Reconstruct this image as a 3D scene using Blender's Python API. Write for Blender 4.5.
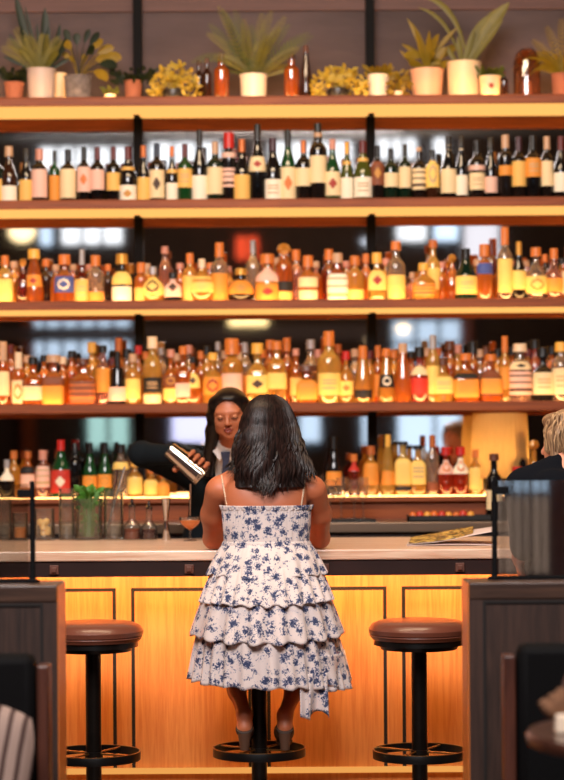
import bpy, math, random
import numpy as np
from mathutils import Vector, Matrix, Euler

for o in list(bpy.data.objects):
    bpy.data.objects.remove(o)
random.seed(7)
SC = bpy.context.scene
PI = math.pi

# ------------------------------------------------------------ camera
F = 2100.0          # focal length in pixels of the 564 x 780 frame
EYE = 1.45
ROLL = 0.0065
cam_data = bpy.data.cameras.new('camera')
cam = bpy.data.objects.new('camera', cam_data)
SC.collection.objects.link(cam)
cam_data.sensor_width = 36.0
cam_data.lens = F / 780.0 * 36.0
cam_data.shift_y = 50.0 / 780.0
cam_data.clip_end = 60
cam.matrix_world = Matrix.Translation((0, 0, EYE)) @ Matrix.Rotation(PI / 2, 4, 'X') @ Matrix.Rotation(-ROLL, 4, 'Z')
cam_data.dof.use_dof = True
cam_data.dof.focus_distance = 7.75
cam_data.dof.aperture_fstop = 1.9
SC.camera = cam

# ------------------------------------------------------------ world, exposure, large lights
w = bpy.data.worlds.new('world'); SC.world = w; w.use_nodes = True
w.node_tree.nodes['Background'].inputs[0].default_value = (0.55, 0.5, 0.5, 1)
w.node_tree.nodes['Background'].inputs[1].default_value = 0.05
SC.view_settings.view_transform = 'Standard'
SC.view_settings.look = 'None'
SC.view_settings.exposure = 0.0
SC.view_settings.gamma = 1.0
SC.view_settings.use_curve_mapping = False
SC.cycles.max_bounces = 8
SC.cycles.diffuse_bounces = 4
SC.cycles.glossy_bounces = 4
SC.cycles.transmission_bounces = 6
SC.cycles.transparent_max_bounces = 12
SC.cycles.sample_clamp_indirect = 6.0
SC.cycles.caustics_refractive = False
SC.cycles.caustics_reflective = False

LED_UNDER = 1.25     # emission of the strips below the shelves
LED_TOP = 30.0       # emission of the strips let into the shelf tops
LED_BAR = 82.0       # emission of the strip below the bar counter
WIN = 2.2            # emission of the window panes

def area(name, loc, target, size, size_y, power, col):
    d = bpy.data.lights.new(name, 'AREA'); d.shape = 'RECTANGLE'
    d.size = size; d.size_y = size_y; d.energy = power; d.color = col
    o = bpy.data.objects.new(name, d); SC.collection.objects.link(o)
    o.location = loc
    o.rotation_euler = (Vector(target) - Vector(loc)).to_track_quat('-Z', 'Y').to_euler()
    return o
area('front_fill_light', (-0.6, 2.6, 4.9), (-0.1, 7.9, 1.0), 3.4, 1.6, 470, (1.0, 0.93, 0.92))  # added fill from above the viewpoint to front-light the woman
area('room_ambient_fill', (0.3, 0.4, 5.2), (0.2, -3.2, 2.2), 3.0, 1.0, 70, (1.0, 0.72, 0.5))  # added warm fill so the mirrored room is not black
area('bar_fill_light', (-0.2, 7.2, 4.6), (-0.2, 8.9, 1.2), 3.0, 0.5, 110, (1.0, 0.72, 0.46))  # added fill for the bartender's face and the counter

# ------------------------------------------------------------ helpers
def P(px, py, D):
    """the point of the place at distance D seen at a photo pixel"""
    u, v = px - 282.0, 440.0 - py
    ca, sa = math.cos(ROLL), math.sin(ROLL)
    return Vector(((u * ca + v * sa) / F * D, D, EYE + (-u * sa + v * ca) / F * D))
def PX(px, py, D): return P(px, py, D).x
def PZ(py, D): return EYE + (440.0 - py) / F * D
MIRROR_Y = 10.4
def R(px, py, y):
    """the point at depth y in the room whose mirror image is seen at a photo pixel"""
    q = P(px, py, 2 * MIRROR_Y - y); q.y = y
    return q

class MB:
    def __init__(s): s.v = []; s.f = []; s.m = []
    def add(s, vs, fs, mi=0):
        b = len(s.v); s.v += [tuple(p) for p in vs]
        for q in fs: s.f.append(tuple(b + i for i in q)); s.m.append(mi)
    def box(s, lo, hi, mi=0, rot=None):
        x0, y0, z0 = lo; x1, y1, z1 = hi
        vs = [Vector(p) for p in ((x0,y0,z0),(x1,y0,z0),(x1,y1,z0),(x0,y1,z0),(x0,y0,z1),(x1,y0,z1),(x1,y1,z1),(x0,y1,z1))]
        if rot is not None:
            c = (Vector(lo) + Vector(hi)) / 2
            vs = [c + rot @ (p - c) for p in vs]
        s.add(vs, [(0,3,2,1),(4,5,6,7),(0,1,5,4),(1,2,6,5),(2,3,7,6),(3,0,4,7)], mi)
    def lathe(s, prof, c=(0,0,0), n=24, mi=0, sx=1, sy=1, sq=0, rot=None, caps=True, wob=None):
        vs = []; fs = []
        for (r, z) in prof:
            for k in range(n):
                a = 2 * PI * k / n
                ca, sa = math.cos(a), math.sin(a)
                if sq:
                    g = (abs(ca) ** sq + abs(sa) ** sq) ** (-1.0 / sq); ca *= g; sa *= g
                rr = r * (wob(a, z) if wob else 1)
                p = Vector((rr * ca * sx, rr * sa * sy, z))
                if rot is not None: p = rot @ p
                vs.append(p + Vector(c))
        for i in range(len(prof) - 1):
            for k in range(n):
                k2 = (k + 1) % n
                fs.append((i*n+k, i*n+k2, (i+1)*n+k2, (i+1)*n+k))
        if caps:
            if prof[0][0] > 1e-6: fs.append(tuple(reversed(range(n))))
            if prof[-1][0] > 1e-6: fs.append(tuple((len(prof)-1)*n + k for k in range(n)))
        s.add(vs, fs, mi)
    def tube(s, pts, rad, n=8, mi=0, closed=False, flat=1.0):
        pts = [Vector(p) for p in pts]; N = len(pts)
        if not hasattr(rad, '__len__'): rad = [rad] * N
        vs = []; fs = []; up = Vector((0, 0, 1)); prev = None
        for i, p in enumerate(pts):
            if closed: t = pts[(i+1) % N] - pts[i-1]
            else: t = pts[min(i+1, N-1)] - pts[max(i-1, 0)]
            if t.length < 1e-9: t = Vector((0,0,1))
            t.normalize()
            if prev is None:
                a = t.cross(up)
                if a.length < 0.05: a = t.cross(Vector((1,0,0)))
            else:
                a = prev - t * prev.dot(t)
                if a.length < 1e-6: a = t.cross(up)
            a.normalize(); prev = a; b = t.cross(a)
            for k in range(n):
                th = 2 * PI * k / n
                vs.append(p + (a * math.cos(th) + b * math.sin(th) * flat) * rad[i])
        M = N if closed else N - 1
        for i in range(M):
            j = (i + 1) % N
            for k in range(n):
                k2 = (k+1) % n
                fs.append((i*n+k, i*n+k2, j*n+k2, j*n+k))
        if not closed:
            fs.append(tuple(reversed(range(n)))); fs.append(tuple((N-1)*n + k for k in range(n)))
        s.add(vs, fs, mi)
    def grid(s, fn, nu, nv, mi=0, mfn=None, wrap=False):
        vs = [fn(i / nu, j / nv) for j in range(nv + 1) for i in range(nu + (0 if wrap else 1))]
        W = nu if wrap else nu + 1
        b = len(s.v); s.v += [tuple(p) for p in vs]
        for j in range(nv):
            for i in range(nu):
                i2 = (i + 1) % W
                s.f.append((b+j*W+i, b+j*W+i2, b+(j+1)*W+i2, b+(j+1)*W+i))
                s.m.append(mfn(i, j) if mfn else mi)

def link(o): SC.collection.objects.link(o)
def mobj(name, mb, mats, parent=None, loc=(0,0,0), smooth=True, bevel=0, solid=0, rotz=0):
    if not isinstance(mats, (list, tuple)): mats = [mats]
    me = bpy.data.meshes.new(name)
    me.from_pydata([tuple(p) for p in mb.v], [], mb.f)
    for m in mats: me.materials.append(m)
    if any(mb.m): me.polygons.foreach_set('material_index', mb.m)
    me.polygons.foreach_set('use_smooth', [smooth] * len(mb.f))
    me.update()
    if smooth:
        try: me.set_sharp_from_angle(angle=math.radians(38))
        except Exception: pass
    o = bpy.data.objects.new(name, me); link(o)
    o.location = loc; o.rotation_euler.z = rotz
    if parent is not None: o.parent = parent
    if solid:
        q = o.modifiers.new('thick', 'SOLIDIFY'); q.thickness = solid; q.offset = 0
    if bevel:
        q = o.modifiers.new('bevel', 'BEVEL'); q.width = bevel; q.segments = 2; q.limit_method = 'ANGLE'
    return o
def tag(o, label, cat=None, group=None, kind=None):
    if label: o['label'] = label
    if cat: o['category'] = cat
    if group: o['group'] = group
    if kind: o['kind'] = kind
    return o
def thing(name, label, cat, loc=(0,0,0), group=None, rotz=0):
    o = bpy.data.objects.new(name, None); link(o); o.empty_display_size = 0.05
    o.location = loc; o.rotation_euler.z = rotz
    return tag(o, label, cat, group)
def struct(name, mb, mat, label=None, bevel=0, smooth=False):
    o = mobj(name, mb, mat, smooth=smooth, bevel=bevel)
    o['kind'] = 'structure'
    if label: o['label'] = label
    return o

# ------------------------------------------------------------ materials
def srgb(r, g, b):
    def c(x):
        x /= 255.0
        return x / 12.92 if x <= 0.04045 else ((x + 0.055) / 1.055) ** 2.4
    return (c(r), c(g), c(b), 1.0)
_mc = {}
def mat(name, col, rough=0.5, metal=0.0, bump=0, bscale=80, var=0, vscale=6, coat=0, spec=0.5, emit=0, ecol=None, stretch=(1,1,1), sheen=0):
    key = (name, col, rough, metal, emit)
    if key in _mc: return _mc[key]
    m = bpy.data.materials.new(name); m.use_nodes = True
    nt = m.node_tree; b = nt.nodes['Principled BSDF']
    b.inputs['Base Color'].default_value = col
    b.inputs['Roughness'].default_value = rough
    b.inputs['Metallic'].default_value = metal
    b.inputs['Specular IOR Level'].default_value = spec
    b.inputs['Coat Weight'].default_value = coat
    b.inputs['Sheen Weight'].default_value = sheen
    if emit:
        b.inputs['Emission Color'].default_value = ecol or col
        b.inputs['Emission Strength'].default_value = emit
    tc = nt.nodes.new('ShaderNodeTexCoord'); mp = nt.nodes.new('ShaderNodeMapping')
    mp.inputs['Scale'].default_value = stretch
    nt.links.new(tc.outputs['Object'], mp.inputs[0])
    if var:
        n = nt.nodes.new('ShaderNodeTexNoise'); n.inputs['Scale'].default_value = vscale; n.inputs['Detail'].default_value = 6
        nt.links.new(mp.outputs[0], n.inputs['Vector'])
        mx = nt.nodes.new('ShaderNodeMix'); mx.data_type = 'RGBA'
        mx.inputs[6].default_value = tuple(c * (1 - var) for c in col[:3]) + (1,)
        mx.inputs[7].default_value = tuple(min(1, c * (1 + var)) for c in col[:3]) + (1,)
        rp = nt.nodes.new('ShaderNodeMapRange'); rp.inputs[1].default_value = 0.3; rp.inputs[2].default_value = 0.7
        nt.links.new(n.outputs['Fac'], rp.inputs[0])
        nt.links.new(rp.outputs[0], mx.inputs[0]); nt.links.new(mx.outputs[2], b.inputs['Base Color'])
    if bump:
        n = nt.nodes.new('ShaderNodeTexNoise'); n.inputs['Scale'].default_value = bscale; n.inputs['Detail'].default_value = 4
        nt.links.new(mp.outputs[0], n.inputs['Vector'])
        bp = nt.nodes.new('ShaderNodeBump'); bp.inputs['Strength'].default_value = bump; bp.inputs['Distance'].default_value = 0.004
        nt.links.new(n.outputs['Fac'], bp.inputs['Height']); nt.links.new(bp.outputs[0], b.inputs['Normal'])
    _mc[key] = m
    return m
def wood(name, c1, c2, rough=0.4, along='x', scale=1.0, coat=0.0, plank=0):
    m = bpy.data.materials.new(name); m.use_nodes = True
    nt = m.node_tree; b = nt.nodes['Principled BSDF']
    b.inputs['Roughness'].default_value = rough; b.inputs['Coat Weight'].default_value = coat
    tc = nt.nodes.new('ShaderNodeTexCoord'); mp = nt.nodes.new('ShaderNodeMapping')
    s = {'x': (1.2, 26, 26), 'y': (26, 1.2, 26), 'z': (26, 26, 1.2)}[along]
    mp.inputs['Scale'].default_value = tuple(scale * q for q in s)
    n = nt.nodes.new('ShaderNodeTexNoise'); n.inputs['Scale'].default_value = 1.6; n.inputs['Detail'].default_value = 8; n.inputs['Distortion'].default_value = 0.8
    n2 = nt.nodes.new('ShaderNodeTexNoise'); n2.inputs['Scale'].default_value = 9; n2.inputs['Detail'].default_value = 3
    add = nt.nodes.new('ShaderNodeMath'); add.operation = 'MULTIPLY_ADD'; add.inputs[1].default_value = 0.45
    nt.links.new(tc.outputs['Object'], mp.inputs[0]); nt.links.new(mp.outputs[0], n.inputs['Vector']); nt.links.new(mp.outputs[0], n2.inputs['Vector'])
    nt.links.new(n2.outputs['Fac'], add.inputs[0]); nt.links.new(n.outputs['Fac'], add.inputs[2])
    cr = nt.nodes.new('ShaderNodeValToRGB')
    cr.color_ramp.elements[0].position = 0.52; cr.color_ramp.elements[0].color = c1
    cr.color_ramp.elements[1].position = 0.86; cr.color_ramp.elements[1].color = c2
    nt.links.new(add.outputs[0], cr.inputs[0]); nt.links.new(cr.outputs[0], b.inputs['Base Color'])
    bp = nt.nodes.new('ShaderNodeBump'); bp.inputs['Strength'].default_value = 0.12; bp.inputs['Distance'].default_value = 0.002
    nt.links.new(add.outputs[0], bp.inputs['Height']); nt.links.new(bp.outputs[0], b.inputs['Normal'])
    return m
def clear(name, col, see=0.6, glow=0.3, rough=0.06, gloss=0.12):
    """thin clear or filled glass: part see-through, part scattering, part mirror"""
    key = ('clear', col, see, glow)
    if key in _mc: return _mc[key]
    m = bpy.data.materials.new(name); m.use_nodes = True
    nt = m.node_tree; nt.nodes.clear(); N = nt.nodes.new; L = nt.links.new
    out = N('ShaderNodeOutputMaterial')
    tr = N('ShaderNodeBsdfTransparent'); tr.inputs[0].default_value = tuple(0.35 + 0.65 * c for c in col[:3]) + (1,)
    tl = N('ShaderNodeBsdfTranslucent'); tl.inputs[0].default_value = col
    df = N('ShaderNodeBsdfDiffuse'); df.inputs[0].default_value = col
    gl = N('ShaderNodeBsdfGlossy'); gl.inputs['Roughness'].default_value = rough
    a = N('ShaderNodeMixShader'); a.inputs[0].default_value = 0.4
    L(tl.outputs[0], a.inputs[1]); L(df.outputs[0], a.inputs[2])
    b = N('ShaderNodeMixShader'); b.inputs[0].default_value = 1 - see
    L(tr.outputs[0], b.inputs[1]); L(a.outputs[0], b.inputs[2])
    fr = N('ShaderNodeLayerWeight'); fr.inputs[0].default_value = 0.25
    mr = N('ShaderNodeMath'); mr.operation = 'MULTIPLY_ADD'; mr.inputs[1].default_value = 0.7; mr.inputs[2].default_value = gloss
    mr.use_clamp = True
    L(fr.outputs['Fresnel'], mr.inputs[0])
    c = N('ShaderNodeMixShader'); L(mr.outputs[0], c.inputs[0]); L(b.outputs[0], c.inputs[1]); L(gl.outputs[0], c.inputs[2])
    L(c.outputs[0], out.inputs[0])
    _mc[key] = m
    return m
def emis(name, col, s):
    key = ('em', name)
    if key in _mc: return _mc[key]
    m = bpy.data.materials.new(name); m.use_nodes = True
    nt = m.node_tree; nt.nodes.clear()
    e = nt.nodes.new('ShaderNodeEmission'); e.inputs[0].default_value = col; e.inputs[1].default_value = s
    o = nt.nodes.new('ShaderNodeOutputMaterial'); nt.links.new(e.outputs[0], o.inputs[0])
    _mc[key] = m
    return m

M_shelf = wood('walnut_shelf', srgb(116, 50, 14), srgb(152, 74, 24), 0.6)
M_counter = wood('bar_top_wood', srgb(214, 164, 132), srgb(246, 214, 186), 0.34, coat=0.2)
M_panel = wood('bar_panel_wood', srgb(196, 112, 48), srgb(216, 138, 66), 0.5, along='z')
M_dark = wood('dark_oak', srgb(38, 26, 22), srgb(64, 44, 36), 0.5, along='z')
M_darkx = wood('dark_oak_rail', srgb(48, 32, 25), srgb(80, 55, 42), 0.42, along='x')
M_groove = mat('shadow_gap', srgb(20, 12, 9), 0.8)
M_steel = mat('blackened_steel', srgb(14, 13, 14), 0.75, 0.0, bump=0.15, spec=.12)
M_apron = mat('dark_bronze_apron', srgb(52, 32, 28), 0.4, 0.3, var=0.15)
M_stain = mat('brushed_steel', srgb(150, 130, 112), 0.3, 0.8)
M_chrome = mat('polished_steel', srgb(205, 200, 195), 0.12, 1.0)
M_led = emis('warm_led_under', (1.0, 0.47, 0.12, 1), LED_UNDER)
M_ledt = emis('warm_led_top', (1.0, 0.52, 0.17, 1), LED_TOP)
M_ledl = emis('warm_led_ledge', (1.0, 0.50, 0.16, 1), 12.0)
M_ledb = emis('warm_led_bar', (1.0, 0.57, 0.26, 1), LED_BAR)
M_black = mat('black_rubber', srgb(14, 13, 13), 0.6)

# ------------------------------------------------------------ signed distance figures
class Field:
    def __init__(s, lo, hi, h):
        s.lo = np.array(lo, float); s.h = h
        s.n = np.ceil((np.array(hi) - s.lo) / h).astype(int) + 1
        s.G = np.full(tuple(s.n), 1.0, dtype=np.float32)
    def _win(s, lo, hi):
        a = np.maximum(((np.array(lo) - s.lo) / s.h).astype(int), 0)
        b = np.minimum(((np.array(hi) - s.lo) / s.h).astype(int) + 2, s.n)
        if (b <= a).any(): return None
        ax = [s.lo[i] + s.h * np.arange(a[i], b[i]) for i in range(3)]
        sl = tuple(slice(a[i], b[i]) for i in range(3))
        return sl, ax[0][:, None, None], ax[1][None, :, None], ax[2][None, None, :]
    def _mix(s, sl, d, k, sub):
        g = s.G[sl]
        if sub:
            hh = np.clip(0.5 - 0.5 * (g + d) / k, 0, 1)
            s.G[sl] = g * (1 - hh) - d * hh + k * hh * (1 - hh)
        else:
            hh = np.clip(0.5 + 0.5 * (g - d) / k, 0, 1)
            s.G[sl] = g * (1 - hh) + d * hh - k * hh * (1 - hh)
    def cap(s, a, b, ra, rb, k=0.02, sub=False):
        a = np.array(a, float); b = np.array(b, float); m = max(ra, rb) + k * 1.5 + 3 * s.h
        w = s._win(np.minimum(a, b) - m, np.maximum(a, b) + m)
        if w is None: return
        sl, X, Y, Z = w
        d = b - a; L = max(1e-9, float(d @ d))
        t = np.clip(((X - a[0]) * d[0] + (Y - a[1]) * d[1] + (Z - a[2]) * d[2]) / L, 0, 1)
        q = np.sqrt((X - a[0] - t*d[0])**2 + (Y - a[1] - t*d[1])**2 + (Z - a[2] - t*d[2])**2) - (ra + (rb - ra) * t)
        s._mix(sl, q, k, sub)
    def chain(s, pts, rs, k=0.02):
        for i in range(len(pts) - 1): s.cap(pts[i], pts[i+1], rs[i], rs[i+1], k)
    def ell(s, c, r, M=None, k=0.02, sub=False):
        c = np.array(c, float); m = max(r) + k * 1.5 + 3 * s.h
        w = s._win(c - m, c + m)
        if w is None: return
        sl, X, Y, Z = w
        M = np.eye(3) if M is None else np.array(M)
        dx, dy, dz = X - c[0], Y - c[1], Z - c[2]
        u = [dx * M[0][i] + dy * M[1][i] + dz * M[2][i] for i in range(3)]
        k0 = np.sqrt((u[0]/r[0])**2 + (u[1]/r[1])**2 + (u[2]/r[2])**2) + 1e-9
        k1 = np.sqrt((u[0]/r[0]**2)**2 + (u[1]/r[1]**2)**2 + (u[2]/r[2]**2)**2) + 1e-9
        s._mix(sl, k0 * (k0 - 1) / k1, k, sub)
    def half(s, p, n):
        """cut away everything on the side the normal points to"""
        ax = [s.lo[i] + s.h * np.arange(s.n[i]) for i in range(3)]
        n = np.array(n, float); n /= np.linalg.norm(n)
        d = (ax[0][:, None, None] - p[0]) * n[0] + (ax[1][None, :, None] - p[1]) * n[1] + (ax[2][None, None, :] - p[2]) * n[2]
        s.G = np.maximum(s.G, d.astype(np.float32))
    def mesh(s):
        G = s.G; n = s.n - 1
        corners = {}
        def sl(o): return tuple(slice(o[i], o[i] + n[i]) for i in range(3))
        acc = [np.zeros(tuple(n), np.float32) for _ in range(3)]; cnt = np.zeros(tuple(n), np.float32)
        for ax in range(3):
            o1, o2 = [i for i in range(3) if i != ax]
            for p in (0, 1):
                for q in (0, 1):
                    a = [0, 0, 0]; a[o1] = p; a[o2] = q
                    b = list(a); b[ax] = 1
                    ga, gb = G[sl(a)], G[sl(b)]
                    m = (ga < 0) != (gb < 0)
                    t = np.where(m, ga / np.where(m, ga - gb, 1), 0)
                    for i in range(3):
                        acc[i] += np.where(m, a[i] + (t if i == ax else 0), 0)
                    cnt += m
        act = cnt > 0
        idx = np.full(tuple(n), -1, np.int64); idx[act] = np.arange(act.sum())
        ii = np.argwhere(act)
        V = np.stack([acc[i][act] / cnt[act] + ii[:, i] for i in range(3)], 1) * s.h + s.lo
        faces = []
        S = G < 0
        for ax in range(3):
            o1, o2 = [(1, 2), (2, 0), (0, 1)][ax]
            sa = [slice(1, n[i]) for i in range(3)]; sa[ax] = slice(0, n[ax])
            sb = list(sa); sb[ax] = slice(1, n[ax] + 1)
            A, B = S[tuple(sa)], S[tuple(sb)]
            e = np.argwhere(A != B)
            inside = A[A != B]
            off = np.array([1, 1, 1]); off[ax] = 0
            e = e + off
            def at(d1, d2):
                q = e.copy(); q[:, o1] += d1; q[:, o2] += d2
                return idx[q[:, 0], q[:, 1], q[:, 2]]
            Q = np.stack([at(-1, -1), at(0, -1), at(0, 0), at(-1, 0)], 1)
            Q[~inside] = Q[~inside][:, ::-1]
            faces.append(Q)
        Fc = np.concatenate(faces)
        Fc = Fc[(Fc >= 0).all(1)]
        mb = MB(); mb.v = [tuple(map(float, p)) for p in V]; mb.f = [tuple(map(int, q)) for q in Fc]; mb.m = [0] * len(mb.f)
        return mb
def skin_obj(name, fld, m, parent=None, it=2):
    o = mobj(name, fld.mesh(), m, parent)
    me = o.data
    try:
        me.set_sharp_from_angle(angle=math.radians(180))
    except Exception: pass
    if it:
        q = o.modifiers.new('smooth', 'SMOOTH'); q.iterations = it; q.factor = 0.5
    return o
# ============================================================ the room
XL, XR = -4.2, 4.2
b = MB(); b.box((XL, -3.2, -0.05), (XR, 10.6, 0)); struct('floor', b, wood('floor_boards', srgb(70, 48, 36), srgb(100, 70, 52), 0.4, along='y'))
b = MB(); b.box((XL, -3.2, 5.6), (XR, 10.6, 5.65)); struct('ceiling', b, mat('ceiling_plaster', srgb(60, 50, 46), 0.9, var=0.1))
M_wall = mat('grey_brown_plaster', srgb(78, 64, 64), 0.9, bump=0.4, bscale=30, var=0.32, vscale=3.2, stretch=(0.5, 1, 2.0))
b = MB(); b.box((XL, 10.42, 0), (XR, 10.6, 5.6)); struct('wall_back', b, M_wall)
M_sidewall = wood('brown_slat_wall', srgb(62, 42, 34), srgb(96, 68, 54), 0.6, along='z')
b = MB(); b.box((XL - 0.1, -3.2, 0), (XL, 10.6, 5.6)); struct('wall_left', b, M_sidewall)
b = MB(); b.box((XR, -3.2, 0), (XR + 0.1, 10.6, 5.6)); struct('wall_right', b, M_sidewall)
M_fw = mat('dark_front_wall', srgb(58, 44, 38), 0.8, var=0.2)
b = MB(); b.box((XL, -3.3, 0), (XR, -3.2, 5.6)); struct('wall_front', b, M_fw)
# reddish band high on the back wall
b = MB(); b.box((XL, 10.408, PZ(9, 10.36)), (XR, 10.42, PZ(-60, 10.36)))
struct('trim_1', b, wood('reddish_band', srgb(80, 54, 48), srgb(94, 64, 58), 0.7), 'reddish band high on the wall behind the plants', 0.004)

# windows in the front wall, seen in the mirror (rectangles are where their reflections stand)
M_frame = mat('window_frame_black', srgb(24, 22, 22), 0.5)
wi = 0
def window(x0, x1, y0, y1, col, nx=1, ny=1, s=1.0):
    global wi
    wi += 1
    a = R(x0, (y0 + y1) / 2, -3.15); c = R(x1, (y0 + y1) / 2, -3.15)
    z1 = EYE + (440 - y0) / F * 23.95; z0 = EYE + (440 - y1) / F * 23.95
    X0, X1 = min(a.x, c.x), max(a.x, c.x)
    g = MB(); t = 0.03
    g.box((X0-t, -3.2, z0-t), (X1+t, -3.13, z0)); g.box((X0-t, -3.2, z1), (X1+t, -3.13, z1+t))
    g.box((X0-t, -3.2, z0), (X0, -3.13, z1)); g.box((X1, -3.2, z0), (X1+t, -3.13, z1))
    for i in range(1, nx):
        x = X0 + (X1-X0)*i/nx; g.box((x-0.02, -3.19, z0), (x+0.02, -3.13, z1))
    for j in range(1, ny):
        z = z0 + (z1-z0)*j/ny; g.box((X0, -3.19, z-0.02), (X1, -3.13, z+0.02))
    o = struct('window_%d' % wi, g, M_frame, 'black framed bright window in the wall facing the bar mirror')
    p = MB(); p.box((X0, -3.19, z0), (X1, -3.175, z1))
    mobj('pane', p, emis('pane_%s_%.2f' % (col, s), {'w': (0.86, 0.93, 1, 1), 'b': (0.50, 0.66, 0.85, 1), 'l': (0.55, 0.58, 0.9, 1), 't': (0.30, 0.52, 0.50, 1), 'g': (0.55, 0.56, 0.62, 1)}[col], WIN * s), o, smooth=False)
for a in ((40, 128, 146, 168, 'w', 5, 1), (150, 220, 142, 178, 'w', 3, 1), (270, 352, 142, 178, 'w', 4, 1), (378, 416, 139, 160, 'w', 3, 1), (434, 447, 139, 168, 'w'),
          (40, 52, 222, 244, 'b'), (62, 122, 222, 243, 'w', 3, 1), (397, 426, 222, 242, 'w'), (434, 458, 222, 242, 'b', 1, 1, 1.2), (464, 499, 222, 264, 'g'),
          (28, 130, 318, 356, 'b', 6, 2, 0.7), (393, 462, 322, 366, 'b', 3, 2, 0.7),
          (172, 226, 410, 442, 'l', 1, 1, 1.0), (398, 472, 408, 476, 'b', 2, 1, 0.9), (300, 320, 408, 442, 'b', 1, 1, 0.8), (362, 368, 408, 446, 'b', 1, 1, 0.8), (88, 128, 408, 446, 't', 2, 1, 0.8)):
    window(*a)
# brown curtain folds on an added glowing pane, for streaks in the right screen
wi += 1
g = MB()
for k in range(13):
    x = 1.55 + k*.07; g.box((x - .012 - .006*(k % 3), -3.19, .42), (x + .012, -3.12, 1.16))
g.box((1.5, -3.2, .38), (2.45, -3.12, .42)); g.box((1.5, -3.2, 1.16), (2.45, -3.12, 1.2))
o = struct('window_%d' % wi, g, mat('curtain_fold', srgb(110, 84, 66), .9), 'brown curtain folds on an added glowing pane')
g = MB(); g.box((1.5, -3.195, .42), (2.45, -3.18, 1.16)); mobj('pane', g, emis('added_glow_pane', (.80, .56, .42, 1), .75), o, smooth=False)
# pilaster-like wood columns seen between the windows
for (x, wd) in ((28, 12), (466, 12)):
    q = R(x, 330, -3.1); b = MB(); b.box((q.x - wd*0.0057, -3.2, 0), (q.x + wd*0.0057, -3.05, 3.4))
    struct('trim_%d' % (2 if x < 100 else 3), b, M_shelf, 'warm brown wooden post between the far windows')
# grey ducts / beams reflected above the bottles
for (py, c, nm) in ((131, srgb(70, 72, 76), 'trim_4'), (333, srgb(96, 92, 98), 'trim_5')):
    z = EYE + (440 - py) / F * 21.3; b = MB(); b.box((-3.4, -0.55, z - 0.07), (3.6 if py < 200 else 0.9, -0.42, z + 0.07))
    struct(nm, b, mat('painted_beam_%s' % nm, c, 0.6), 'grey horizontal beam across the room seen in the mirror')

# hanging lamps behind the viewpoint, seen in the mirror
def dome(name, px, py, dia, col, s, label, group=None):
    q = R(px, py, -2.0); t = thing(name, label, 'lamp', (q.x, -2.0, q.z), group)
    r = dia / 92.0 / 2
    g = MB(); g.lathe([(0.001, -r*0.85), (r*0.5, -r*0.75), (r*0.87, -r*0.42), (r, 0), (r*0.9, r*0.25), (r*0.3, r*0.45), (0.001, r*0.5)], n=20)
    mobj('lamp_shade', g, emis(name + '_glow' + str(px), col, s), t)
    c = MB(); c.tube([(0, 0, r*0.5), (0, 0, 5.6 - q.z)], 0.008, 6); mobj('cord', c, M_black, t)
dome('pendant_lamp', 22, 231, 27, (1.0, 0.78, 0.42, 1), 3.2, 'cream glass dome pendant glowing at the left, reflected above the amber bottles')
dome('pendant_lamp', 403, 328, 11, (1.0, 0.72, 0.34, 1), 6, 'small round glowing bulb reflected above the lower liquor shelf, right side')
dome('pendant_lamp', 367, 337, 8, (1.0, 0.72, 0.40, 1), 4, 'tiny glowing bulb reflected just left of the right black post')
dome('pendant_lamp', 366, 241, 10, (0.75, 0.85, 1.0, 1), 1.6, 'small pale bluish drop lamp reflected beside the right black post')
q = R(248, 323, -2.2); t = thing('linear_lamp', 'long cream ceiling lamp reflected above the bartender', 'lamp', (q.x, -2.2, q.z))
g = MB(); g.box((-0.21, -0.06, -0.05), (0.21, 0.06, 0.05)); mobj('diffuser', g, emis('linear_glow', (1, 0.75, 0.33, 1), 3.0), t, bevel=0.02)
g = MB(); g.tube([(0, 0, 0.05), (0, 0, 5.6 - q.z)], 0.01, 6); mobj('stem', g, M_black, t)
q = R(247, 248, -2.6); t = thing('red_lantern', 'red square lantern reflected between the upper liquor bottles', 'lantern', (q.x, -2.6, q.z))
g = MB()
for i in range(9):
    a = -0.12 + i*0.24/9
    g.box((a + 0.003, -0.09 - 0.01*(i % 2), -0.12), (a + 0.24/9 - 0.003, 0.09 + 0.01*(i % 2), 0.12))
mobj('lamp_shade', g, emis('red_glow', (1.0, 0.10, 0.035, 1), 1.4), t, smooth=False)
g = MB(); g.tube([(0, 0, 0.12), (0, 0, 5.6 - q.z)], 0.008, 6); mobj('cord', g, M_black, t)

# ============================================================ mirror, posts, shelves
b = MB(); b.box((-2.6, MIRROR_Y, 1.10), (2.6, MIRROR_Y + 0.012, 3.06))
mm = mat('mirror_glass', (0.78, 0.74, 0.72, 1), 0.03, 1.0)
tag(mobj('wall_mirror', b, mm, smooth=False), 'large wall mirror behind the shelves of bottles', 'mirror')
SHZ = [3.083, 2.593, 2.112, 1.621]
SX0, SX1 = -2.5, 2.5
LEDGE = 1.179
for px, nm in ((138.5, 'left'), (371.5, 'right')):
    x = PX(px, 250, 10.33)
    t = thing('shelf_post', 'slim black steel post holding the shelves, %s one' % ('the left' if nm == 'left' else 'the right'), 'post', (x, 10.35, 1.07), 'black posts of the back bar')
    g = MB(); g.box((-0.021, -0.02, 0.109), (0.021, 0.045, 3.5)); mobj('upright', g, M_steel, t, smooth=False, bevel=0.003)
    g = MB()
    for z in SHZ:
        g = MB(); g.box((-0.014, -0.12, z - 1.07 - 0.050), (0.014, -0.0, z - 1.07 - 0.043)); mobj('bracket', g, M_steel, t, smooth=False)
TH = 0.036
names = ['plant shelf', 'wine shelf', 'upper liquor shelf', 'lower liquor shelf']
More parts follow.
